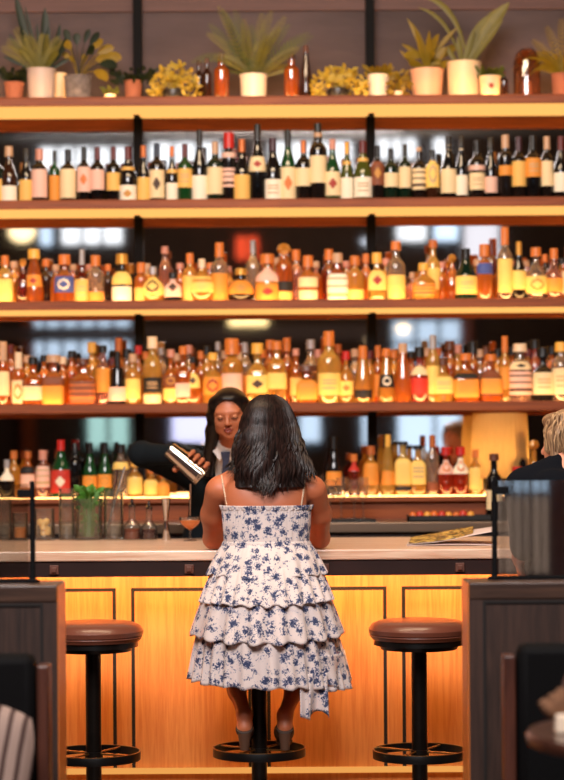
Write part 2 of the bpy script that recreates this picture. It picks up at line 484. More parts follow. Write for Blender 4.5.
for i, z in enumerate(SHZ):
    t = thing('wall_shelf', ['topmost long walnut shelf carrying the potted plants', 'long walnut shelf carrying the wine bottles', 'long walnut shelf carrying the upper row of liquor bottles', 'lowest long walnut shelf carrying crowded liquor bottles above the bartender'][i], 'shelf', (0, 10.0, z), 'long back bar shelves')
    g = MB(); g.box((SX0, 0, -TH), (SX1, 0.40, 0)); g.box((SX0, 0, 0), (SX1, 0.008, 0.007)); mobj('board', g, M_shelf, t, smooth=False, bevel=0.002)
    if i < 3:
        g = MB(); g.box((SX0, 0.012, -TH - 0.006), (SX1, 0.36, -TH)); tag(mobj('led_strip', g, M_led, t, smooth=False), 'glowing light strip on the underside')
    g = MB(); g.box((SX0, 0.375, -TH - (0.062, 0.05, 0.028, 0.02)[i]), (SX1, 0.398, -TH)); mobj('reflection_rail', g, M_shelf, t, smooth=False)  # added rail imitating the mirrored underside of the shelf, which it hides
    g = MB(); g.box((SX0, 0.27 if i < 2 else 0.26, 0), (SX1, 0.29, 0.003)); tag(mobj('led_strip', g, M_ledt, t, smooth=False), 'glowing light strip let into the top')
    if i != 1:
        g = MB(); g.box((SX0, 0.025, 0), (SX1, 0.04, 0.003)); tag(mobj('led_strip', g, M_ledt, t, smooth=False), 'glowing light strip let into the top')

# back counter with ledge
t = thing('back_counter', 'long back counter of wood and steel below the mirror', 'counter', (0, 9.6, 0))
g = MB(); g.box((SX0, 0.03, 0), (SX1, 0.8, 1.025)); mobj('body', g, M_dark, t, smooth=False)
g = MB(); g.box((SX0, 0, 1.025), (SX1, 0.8, 1.07)); tag(mobj('worktop', g, M_stain, t, smooth=False, bevel=0.003), 'brushed steel worktop')
t = thing('bottle_ledge', 'raised wooden ledge on the back counter carrying bottles', 'shelf', (0, 9.95, 1.07))
g = MB(); g.box((SX0, 0, 0.085), (SX1, 0.45, 0.109)); mobj('board', g, M_shelf, t, smooth=False, bevel=0.002)
g = MB(); g.box((SX0, 0.03, 0), (SX1, 0.05, 0.085)); mobj('riser', g, M_shelf, t, smooth=False)
g = MB(); g.box((SX0, 0.03, 0.109), (SX1, 0.045, 0.112)); g.box((SX0, 0.26, 0.109), (SX1, 0.28, 0.112)); mobj('led_strip', g, M_ledl, t, smooth=False)

# ============================================================ bar
BZ = 1.030; BF = 8.03; BB = 9.03
t = thing('bar_counter', 'long bar counter with pale wooden top where the woman sits', 'bar counter', (0, BF, 0))
g = MB(); g.box((-2.6, 0, BZ - 0.040), (2.6, BB - BF, BZ)); mobj('worktop', g, M_counter, t, smooth=False, bevel=0.006)
g = MB(); g.box((-2.6, 0.012, BZ - 0.100), (2.6, 0.05, BZ - 0.0402)); tag(mobj('apron', g, M_apron, t, smooth=False), 'dark bronze apron under the wooden top')
PF = 0.27   # panel face behind the edge
g = MB(); g.box((-2.6, PF, 0), (2.6, PF + 0.04, BZ - 0.0402)); g.box((-2.6, 0.05, BZ - 0.06), (2.6, PF, BZ - 0.0402)); g.box((-2.6, PF + 0.04, 0), (2.6, PF + 0.2, BZ - 0.0402))
mobj('carcass', g, M_panel, t, smooth=False)
s_p = F / (BF + PF)
st = [(122.5 + 135.3 * k - 282) / s_p for k in range(-4, 8)]
hw = 0.030; zt = PZ(587, BF + PF); zb = 0.14
for k in range(len(st) - 1):
    x0, x1 = st[k] + hw, st[k+1] - hw
    if x1 < -1.3 or x0 > 1.4: continue
    g = MB(); g.box((x0, PF - 0.002, zb), (x1, PF + 0.002, zt), 1); g.box((x0 + 0.014, PF - 0.006, zb + 0.014), (x1 - 0.014, PF, zt - 0.014), 0)
    mobj('panel', g, [M_panel, M_groove], t, smooth=False)
g = MB(); g.box((-2.6, 0.06, BZ - 0.072), (2.6, 0.09, BZ - 0.0602)); tag(mobj('led_strip', g, M_ledb, t, smooth=False), 'glowing light strip under the counter edge')
g = MB(); g.box((-2.6, PF - 0.035, PZ(773, BF + PF - 0.03)), (2.6, PF - 0.002, PZ(768, BF + PF - 0.03)))
tag(mobj('foot_light', g, emis('foot_light', (1.0, 0.43, 0.10, 1), 0.85), t, smooth=False), 'glowing line near the foot of the bar')
g = MB(); g.box((-2.6, PF - 0.012, 0), (2.6, PF - 0.001, 0.10)); mobj('kickboard', g, M_panel, t, smooth=False)
for k, px in enumerate((54, 189, 324.5, 460)):
    x = PX(px, 568, BF); zc = PZ(568.5, BF)
    g = MB(); g.box((-0.017, -0.014, -0.017), (0.017, 0.0, 0.017)); g.box((-0.009, -0.024, -0.009), (0.009, -0.014, 0.009))
    o = mobj('bag_hook', g, mat('brown_block', srgb(100, 58, 44), 0.5), t, loc=(x, 0.012, zc), smooth=False, bevel=0.002)

# ============================================================ partitions, glass screens
M_scr = bpy.data.materials.new('screen_glass'); M_scr.use_nodes = True
nt = M_scr.node_tree; nt.nodes.clear()
a1 = nt.nodes.new('ShaderNodeBsdfTransparent'); a1.inputs[0].default_value = (0.93, 0.93, 0.92, 1)
a2 = nt.nodes.new('ShaderNodeBsdfGlossy'); a2.inputs['Roughness'].default_value = 0.03
a3 = nt.nodes.new('ShaderNodeMixShader'); a3.inputs[0].default_value = 0.30
a4 = nt.nodes.new('ShaderNodeOutputMaterial')
nt.links.new(a1.outputs[0], a3.inputs[1]); nt.links.new(a2.outputs[0], a3.inputs[2]); nt.links.new(a3.outputs[0], a4.inputs[0])
DP = 6.3
M_endglow = mat('bar_glow_orange', srgb(200, 112, 50), .34, coat=.0)  # orange glow of the bar put into the colour of the end faces
def partition(side):
    y0, y1 = DP, DP + 0.22
    z = PZ(584, DP)
    if side < 0: xa, xb = -2.3, PX(57, 600, DP)
    else: xa, xb = PX(469, 600, DP), 2.3
    t = thing('half_wall', 'dark oak half wall at the %s with a black line around its panel' % ('left' if side < 0 else 'right'), 'partition', ((xa+xb)/2, y0, 0), 'dark oak half walls')
    hx = (xb - xa) / 2
    g = MB(); g.box((-hx, 0.004, 0), (hx, y1 - y0, z - 0.05)); mobj('body', g, M_dark, t, smooth=False)
    g = MB(); g.box((-hx, 0, z - 0.05), (hx, y1 - y0, z)); mobj('cap_rail', g, M_darkx, t, smooth=False, bevel=0.004)
    g = MB(); e = -side * hx; d = -side
    xo = e - d * 0.042; far = -d * hx
    g.box((min(xo, far), -0.001, z - 0.062), (max(xo, far), 0.005, z - 0.054)); g.box((min(xo, xo - d*0.008), -0.001, 0.02), (max(xo, xo - d*0.008), 0.005, z - 0.062))
    mobj('shadow_gap', g, M_groove, t, smooth=False)
    g = MB(); g.box((min(e, e + d*.003), 0.006, 0.0), (max(e, e + d*.003), y1 - y0 - .001, z - .004))
    tag(mobj('end_glow_face', g, M_endglow, t, smooth=False), 'end face coloured orange to imitate the bar glow')
    # post
    px, pt = (32.5, 480) if side < 0 else (494.5, 478)
    yp = DP + 0.13; xp = PX(px, 530, yp)
    t = thing('glass_screen', 'clear glass screen with black post on the %s half wall' % ('left' if side < 0 else 'right'), 'screen', (xp, yp, z), 'glass screens on the half walls')
    h = PZ(pt, yp) - z
    g = MB(); g.lathe([(0.022, 0), (0.022, 0.008), (0.010, 0.012), (0.0085, 0.03), (0.0085, h), (0.001, h + 0.002)], n=16); mobj('post', g, M_steel, t)
    far = side * 0.9
    gt = PZ(482 if side > 0 else 541, yp) - z
    gt = PZ(482, yp) - z
    g = MB(); x0, x1 = sorted((side * 0.012, far)); g.box((x0, -0.004, 0.012), (x1, 0.004, gt)); mobj('glass_pane', g, M_scr, t, smooth=False)
    g = MB()
    for zz in (gt - 0.03,):
        x0, x1 = sorted((0, side * 0.045)); g.box((x0, -0.012, zz - 0.012), (x1, 0.012, zz + 0.012))
    x0, x1 = sorted((0.0, far)); g.box((x0, -0.009, 0.0), (x1, 0.009, 0.012)); mobj('clamp', g, M_steel, t, smooth=False, bevel=0.002)
partition(-1); partition(1)

# ============================================================ stools
M_leather = mat('brown_leather', srgb(112, 62, 46), 0.32, bump=0.25, bscale=120, var=0.12, coat=0.15)
M_bl = mat('black_enamel', srgb(18, 16, 15), 0.3, 0.3, bump=0.1)
M_brass = mat('worn_brass_edge', srgb(150, 110, 60), 0.35, 0.9)
M_pole = mat('worn_black_metal', srgb(24, 20, 17), 0.3, 0.5, var=0.5, vscale=12)
def stool(px, label, D=7.78):
    x = PX(px, 640, D)
    t = thing('bar_stool', label, 'stool', (x, D, 0), 'brown leather bar stools along the bar')
    zs = 0.782 if D < 7.8 else 0.765
    g = MB(); g.lathe([(0.001, zs), (0.10, zs), (0.152, zs - 0.005), (0.176, zs - 0.016), (0.187, zs - 0.034), (0.184, zs - 0.050), (0.177, zs - 0.056), (0.180, zs - 0.061), (0.174, zs - 0.071), (0.10, zs - 0.072)], n=48)
    mobj('seat', g, M_leather, t)
    g = MB(); g.tube([(0.180*math.cos(a*PI/24), 0.180*math.sin(a*PI/24), zs - 0.057) for a in range(48)], 0.0035, 6, closed=True); mobj('piping', g, M_leather, t)
    g = MB(); g.lathe([(0.166, zs - 0.070), (0.168, zs - 0.092), (0.145, zs - 0.094), (0.142, zs - 0.108), (0.06, zs - 0.112), (0.001, zs - 0.112)], n=40); mobj('seat_plate', g, M_bl, t)
    g = MB(); g.lathe([(0.029, 0.02), (0.029, zs - 0.11)], n=24); g.lathe([(0.034, 0.255), (0.034, 0.30)], n=24); mobj('pole', g, M_pole, t)
    g = MB(); zr = 0.30; r0, r1 = 0.1685, 0.174
    g.lathe([(r0, zr - 0.030), (r1, zr - 0.030), (r1, zr - 0.002), (r1 - 0.001, zr), (r0, zr), (r0, zr - 0.030)], n=56, caps=False)
    mobj('foot_ring', g, M_bl, t)
    g = MB(); g.lathe([(r0 + 0.0005, zr), (r1 + 0.0005, zr), (r1 + 0.0005, zr + 0.0022), (r0 + 0.0005, zr + 0.0022), (r0 + 0.0005, zr)], n=56, caps=False)
    tag(mobj('ring_edge', g, M_brass, t), 'worn brass coloured upper edge')
    for k in range(4):
        a = PI/4 + 0.5 * PI * k + 0.25
        g = MB(); g.tube([(0.03*math.cos(a), 0.03*math.sin(a), zr - 0.006), (0.169*math.cos(a), 0.169*math.sin(a), zr - 0.005)], 0.004, 8); mobj('spoke', g, M_brass, t)
    g = MB(); g.lathe([(0.21, 0), (0.21, 0.012), (0.19, 0.018), (0.05, 0.024), (0.03, 0.05)], n=40); mobj('base', g, M_bl, t)
    return t
stool(93, 'round brown leather bar stool, empty, beside the left half wall')
stool(258.5, 'round bar stool on which the woman in the floral dress sits', 7.86)
stool(419, 'round brown leather bar stool, empty, beside the right half wall')
# ============================================================ bottles
COL = {  # glass / liquid colours
 'dark': srgb(22, 16, 14), 'black': srgb(12, 11, 12), 'brown': srgb(52, 26, 14), 'green': srgb(18, 62, 28), 'dgreen': srgb(14, 34, 22), 'olive': srgb(70, 74, 24),
 'amber': srgb(226, 118, 34), 'gold': srgb(252, 186, 74), 'orange': srgb(242, 138, 42), 'red': srgb(205, 62, 30), 'ruby': srgb(150, 44, 22), 'clear': srgb(228, 206, 184), 'pink': srgb(228, 160, 138), 'yellow': srgb(250, 200, 92), 'blue': srgb(50, 44, 84)}
NAMES = {'dark': 'dark', 'black': 'black', 'brown': 'dark brown', 'green': 'green', 'dgreen': 'dark green', 'olive': 'olive', 'amber': 'amber', 'gold': 'golden', 'orange': 'orange', 'red': 'red', 'ruby': 'dark red', 'clear': 'clear', 'pink': 'pinkish', 'yellow': 'yellow', 'blue': 'blue'}
OPAQUE = {'dark', 'black', 'brown', 'green', 'dgreen', 'blue', 'olive'}
def glass_mat(k):
    if k in OPAQUE:
        return mat('bottle_glass_' + k, COL[k], 0.08, spec=0.6)
    see = {'clear': 0.72, 'pink': 0.62}.get(k, 0.38)
    return clear('bottle_glass_' + k, COL[k], see, 0.3)
CAPC = {'beige': srgb(196, 156, 122), 'orange': srgb(206, 116, 48), 'black': srgb(16, 14, 14), 'red': srgb(190, 34, 28), 'maroon': srgb(92, 24, 24), 'copper': srgb(190, 104, 50), 'gold': srgb(206, 150, 60), 'yellow': srgb(236, 178, 74), 'blue': srgb(26, 36, 58), 'pink': srgb(204, 138, 116), 'cream': srgb(234, 206, 170), 'silver': srgb(170, 164, 164), 'brown': srgb(96, 52, 30), 'purple': srgb(60, 26, 38)}
LABC = {'cream': srgb(242, 214, 164), 'white': srgb(248, 234, 208), 'amber': srgb(240, 186, 96), 'pink': srgb(238, 190, 168), 'yellow': srgb(248, 208, 110), 'orange': srgb(228, 146, 54), 'brown': srgb(130, 70, 42), 'black': srgb(24, 20, 20), 'red': srgb(196, 48, 34), 'blue': srgb(70, 84, 150)}
EMC = {'dark': srgb(70, 44, 32), 'red': srgb(160, 44, 32), 'orange': srgb(214, 116, 50), 'gold': srgb(200, 140, 60), 'black': srgb(26, 22, 22), 'faint': srgb(200, 164, 118), 'white': srgb(240, 226, 200)}
def capmat(c): return mat('closure_' + c, CAPC[c], 0.4, 0.35 if c in ('gold', 'silver', 'copper') else 0)
PROF = {
 'bordeaux': [(0.93, 0), (1, .015), (1, .60), (.93, .65), (.70, .695), (.44, .73), (.37, .78), (.36, .97), (.41, .972), (.41, 1)],
 'burgundy': [(0.93, 0), (1, .015), (1, .40), (.94, .48), (.76, .57), (.55, .655), (.41, .74), (.36, .80), (.36, .97), (.41, .972), (.41, 1)],
 'port': [(0.95, 0), (1, .015), (1, .63), (.97, .68), (.80, .72), (.46, .755), (.44, .80), (.40, 1)],
 'liquor': [(0.94, 0), (1, .015), (1, .56), (.96, .615), (.78, .66), (.48, .71), (.37, .76), (.35, 1)],
 'tall': [(0.94, 0), (1, .015), (1, .60), (.95, .66), (.70, .71), (.46, .76), (.42, .82), (.40, 1)],
 'round': [(0.55, 0), (.62, .01), (.88, .10), (1, .27), (.97, .42), (.78, .55), (.46, .64), (.28, .70), (.24, .80), (.27, 1)],
 'squat': [(0.92, 0), (1, .02), (1, .46), (.94, .53), (.70, .60), (.38, .66), (.30, .72), (.30, 1)],
 'cone': [(0.93, 0), (1, .015), (.98, .22), (.82, .45), (.62, .64), (.42, .78), (.36, .84), (.34, 1)],
 'slim': [(0.94, 0), (1, .015), (1, .42), (.8, .50), (.45, .57), (.36, .64), (.32, 1)],
}
ORD = ['', 'first', 'second', 'third', 'fourth', 'fifth', 'sixth', 'seventh', 'eighth', 'ninth', 'tenth', 'eleventh', 'twelfth', 'thirteenth', 'fourteenth', 'fifteenth', 'sixteenth', 'seventeenth', 'eighteenth', 'nineteenth', 'twentieth', 'twenty-first', 'twenty-second', 'twenty-third', 'twenty-fourth', 'twenty-fifth', 'twenty-sixth']
def prof_r(prof, t):
    for (r0, z0), (r1, z1) in zip(prof, prof[1:]):
        if z0 <= t <= z1: return r0 + (r1 - r0) * (t - z0) / max(1e-6, z1 - z0)
    return prof[-1][0]
def build_bottle(root, kind, r, h, glass, cap, capfrac, labels, capw=1.0, sq=0, depth=1.0, neckdeco=None):
    prof = PROF[kind]
    ce = 1 - capfrac
    body = [(a * r, z * h) for a, z in prof if z < ce] + [(prof_r(prof, ce) * r, ce * h)]
    g = MB(); g.lathe([(0.001, 0.004)] + body, n=22, sx=1, sy=depth, sq=sq, caps=False)
    mobj('glass_body', g, glass_mat(glass), root)
    cr = prof_r(prof, min(.99, ce + capfrac * .5)) * r * 1.08 * capw
    g = MB()
    if cap == 'ball':
        g.lathe([(0.001, ce*h), (cr*1.3, (ce+capfrac*.2)*h), (cr*1.8, (ce+capfrac*.5)*h), (cr*1.3, (ce+capfrac*.85)*h), (0.001, h)], n=14); cm = glass_mat('gold')
    elif isinstance(cap, str) and cap.startswith('clear'):
        g.lathe([(cr*.8, ce*h), (cr*1.2, (ce+.03)*h), (cr*1.2, h*.995), (0.001, h)], n=14); cm = glass_mat('clear')
    else:
        g.lathe([(cr*1.02, ce*h - 0.001), (cr, ce*h + 0.002), (cr*.97, h - 0.002), (cr*.85, h), (0.001, h)], n=16); cm = capmat(cap)
    mobj('cap', g, cm, root)
    for (z0, z1, lc, em) in labels:
        z0 = max(z0, 0.002); z1 = min(z1, h * .98)
        if z1 - z0 < 0.004: continue
        half = 1.18
        def fn(u, v, z0=z0, z1=z1):
            a = -PI/2 + (u - 0.5) * 2 * half; z = z0 + (z1 - z0) * v
            rr = prof_r(prof, z / h) * r + 0.0009
            ca, sa = math.cos(a), math.sin(a)
            if sq:
                k = (abs(ca)**sq + abs(sa)**sq) ** (-1.0/sq); ca *= k; sa *= k
            return Vector((rr*ca, rr*sa*depth, z))
        nu, nv = 16, 14
        def mf(i, j, em=em):
            if not em: return 0
            kind_, _c = em
            u, v = (i + .5)/nu - .5, (j + .5)/nv - .5
            if kind_ == 'dot': return 1 if (u/.17)**2 + (v/.2)**2 < 1 else 0
            if kind_ == 'ring': return 1 if .45 < (u/.24)**2 + (v/.32)**2 < 1.1 else 0
            if kind_ == 'line': return 1 if (j in (4, 7, 9) and abs(u) < .25) else 0
            if kind_ == 'band': return 1 if (abs(v - .25) < .12) else 0
            if kind_ == 'bars': return 1 if (j in (2, 3, 7, 11)) else 0
            if kind_ == 'heart': return 1 if abs(u) + abs(v) * .8 < .2 else 0
            if kind_ == 'edge': return 1 if (j in (0, nv-1) or abs(u) > .44) else 0
            return 0
        g = MB(); g.grid(fn, nu, nv, mfn=mf)
        mats = [mat('label_' + lc, LABC[lc], 0.65)]
        if em: mats.append(mat('print_' + em[1], EMC[em[1]], 0.6))
        mobj('label', g, mats, root)
    if neckdeco:
        zc, lc = neckdeco; rr = prof_r(prof, zc / h) * r * 1.05
        g = MB(); g.lathe([(rr, zc - 0.012), (rr*1.02, zc + 0.012)], n=16, caps=False); mobj('neck_label', g, mat('neck_' + lc, (LABC.get(lc) or CAPC.get(lc)), 0.5), root)
_all = []
def bottle(row, px, yt, wpx, kind, glass, cap, cf, labels=(), D=None, sq=0, capw=1.0, neck=None, depth=1.0, back=False):
    zb = ROWZ[row]; D = D or (ROWD[row] + (0.15 if back else 0))
    ybase = 440 - (zb - EYE) * F / D
    x = PX(px, (yt + ybase) / 2, D)
    s = F / D; dy = -(px - 282) * ROLL    # roll: pixel rows drop to the left
    h = PZ(yt - (-dy), D) - zb
    r = wpx / 2.0 / s * (1.1 if row in (2, 3) else 1.0)
    lb = []
    for (y0, y1, lc, em) in labels:
        lb.append((PZ(y1 + dy, D) - zb, PZ(y0 + dy, D) - zb, lc, em))
    t = thing('wine_bottle' if row == 1 else 'liquor_bottle', '', 'bottle', (x, D, zb), None, 0)
    build_bottle(t, kind, r, h, glass, cap, cf, lb, capw, sq, depth, (neck and (PZ(neck[0] + dy, D) - zb, neck[1])))
    _all.append((row, px, t, kind, glass, cap, labels, back, h))
    return t
ROWZ = {1: SHZ[1], 2: SHZ[2], 3: SHZ[3], 4: LEDGE}
ROWD = {1: 10.10, 2: 10.11, 3: 10.11, 4: 10.05}
GR = {1: 'wine bottles on the wine shelf', 2: 'liquor bottles on the upper liquor shelf', 3: 'liquor bottles on the lower liquor shelf', 4: 'bottles on the back counter'}
L = lambda y0, y1, c='cream', e=None: (y0, y1, c, e)
W = [
 (-4, 146, 16, 'bordeaux', 'dgreen', 'black', .2, [L(176,199,'amber')]),
 (9, 143, 17, 'burgundy', 'brown', 'beige', .17, [L(183,201,'white')], 1.3),
 (26, 145, 14, 'burgundy', 'dark', 'black', .22, [L(177,200,'amber')]),
 (39.5, 146, 17, 'bordeaux', 'dark', 'pink', .2, [L(167,195,'pink')], 1.2),
 (54.5, 148, 11, 'bordeaux', 'green', 'black', .2, [L(173,201,'orange')]),
 (68, 147, 17, 'bordeaux', 'dark', 'black', .22, [L(167,196,'cream')]),
 (84, 145, 14.5, 'bordeaux', 'black', 'black', .22, [L(165,190,'pink',('heart','orange'))]),
 (97.5, 145, 15, 'bordeaux', 'black', 'maroon', .22, [L(168,188,'pink')]),
 (113.5, 145, 14.5, 'bordeaux', 'black', 'maroon', .22, [L(171,189,'amber')]),
 (128, 145, 18, 'burgundy', 'dark', 'maroon', .22, [L(184,202,'white',('dot','gold'))], 1, (168,'amber')),
 (143.5, 144, 13, 'burgundy', 'dark', 'copper', .2, [L(176,201,'amber')], 1.2),
 (157, 142, 16, 'bordeaux', 'dark', 'blue', .22, [L(169,197,'cream',('dot','dark'))]),
 (172, 145, 12.5, 'burgundy', 'dark', 'copper', .18, [L(182,201,'white')], 1, (171,'amber')),
 (185, 143, 15.5, 'bordeaux', 'green', 'maroon', .22, [L(168,187,'amber',('line','faint'))]),
 (199.5, 129, 16, 'burgundy', 'black', 'black', .22, [L(175,200,'white')]),
 (215, 141, 17, 'bordeaux', 'dgreen', 'beige', .2, [L(167,194,'cream')]),
 (229, 132, 14.5, 'port', 'dark', 'red', .22, [L(168,187,'pink',('bars','dark'))], 1.6, (155,'pink')),
 (242, 139, 18.5, 'burgundy', 'dark', 'copper', .2, [L(175,201,'amber')]),
 (257.5, 124, 18.5, 'burgundy', 'black', 'black', .2, [L(157,172,'cream',('dot','red'))]),
 (273, 138, 19, 'burgundy', 'dark', 'purple', .2, [L(180,200,'white',('line','faint'))]),
 (288, 130, 17, 'burgundy', 'green', 'black', .24, [L(168,200,'cream',('dot','orange'))]),
 (303.5, 141, 16, 'bordeaux', 'dark', 'copper', .2, [L(169,187,'cream')]),
 (318, 124, 18, 'port', 'dark', 'black', .22, [L(157,184,'cream')], 1, (136,'beige')),
 (332.5, 140, 17, 'burgundy', 'green', 'pink', .16, [L(173,197,'cream',('dot','red'))]),
 (347, 143, 13, 'burgundy', 'olive', 'gold', .2, [L(179,200,'white')], 1, (165,'amber')),
 (363, 142, 19.5, 'burgundy', 'olive', 'maroon', .2, [L(179,199,'white',('line','faint'))], 1, (162,'amber')),
 (377.5, 147, 15, 'bordeaux', 'dark', 'black', .2, [L(163,187,'brown',('dot','gold'))]),
 (391, 150, 15.5, 'bordeaux', 'dgreen', 'black', .2, [L(175,189,'cream')], 1),
 (405, 146, 13, 'bordeaux', 'dgreen', 'black', .2, [L(169,190,'cream')]),
 (419, 149, 14.5, 'bordeaux', 'dark', 'beige', .08, [L(171,192,'cream',('bars','dark'))]),
 (432.5, 152, 14, 'port', 'brown', 'black', .16, [L(163,190,'yellow',('ring','faint'))]),
 (448.5, 139, 17, 'burgundy', 'black', 'black', .2, [L(172,196,'cream')], 1, (150,'cream')),
 (461.5, 138, 13, 'burgundy', 'black', 'black', .2, [L(178,198,'white')], 1, (150,'cream')),
 (477, 143, 16.5, 'bordeaux', 'dark', 'black', .2, [L(176,193,'cream',('line','faint'))], 1, (171,'pink')),
 (491, 140, 13.5, 'burgundy', 'black', 'black', .22, [L(180,196,'pink')]),
 (505.5, 138, 14.5, 'port', 'dark', 'beige', .2, [L(169,179,'orange')], 1.2),
 (519, 140, 15.5, 'bordeaux', 'dark', 'purple', .22, [L(165,190,'amber')]),
 (533, 139, 17, 'bordeaux', 'black', 'black', .22, [L(162,181,'orange',('line','faint'))]),
 (547, 140, 13, 'bordeaux', 'dark', 'beige', .2, [L(165,190,'cream')], 1.3),
 (561, 140, 16, 'burgundy', 'dark', 'maroon', .22, [L(177,196,'white')]),
]
for a in W:
    bottle(1, a[0], a[1], a[2], a[3], a[4], a[5], a[6], a[7], capw=a[8] if len(a) > 8 else 1.0, neck=a[9] if len(a) > 9 else None)
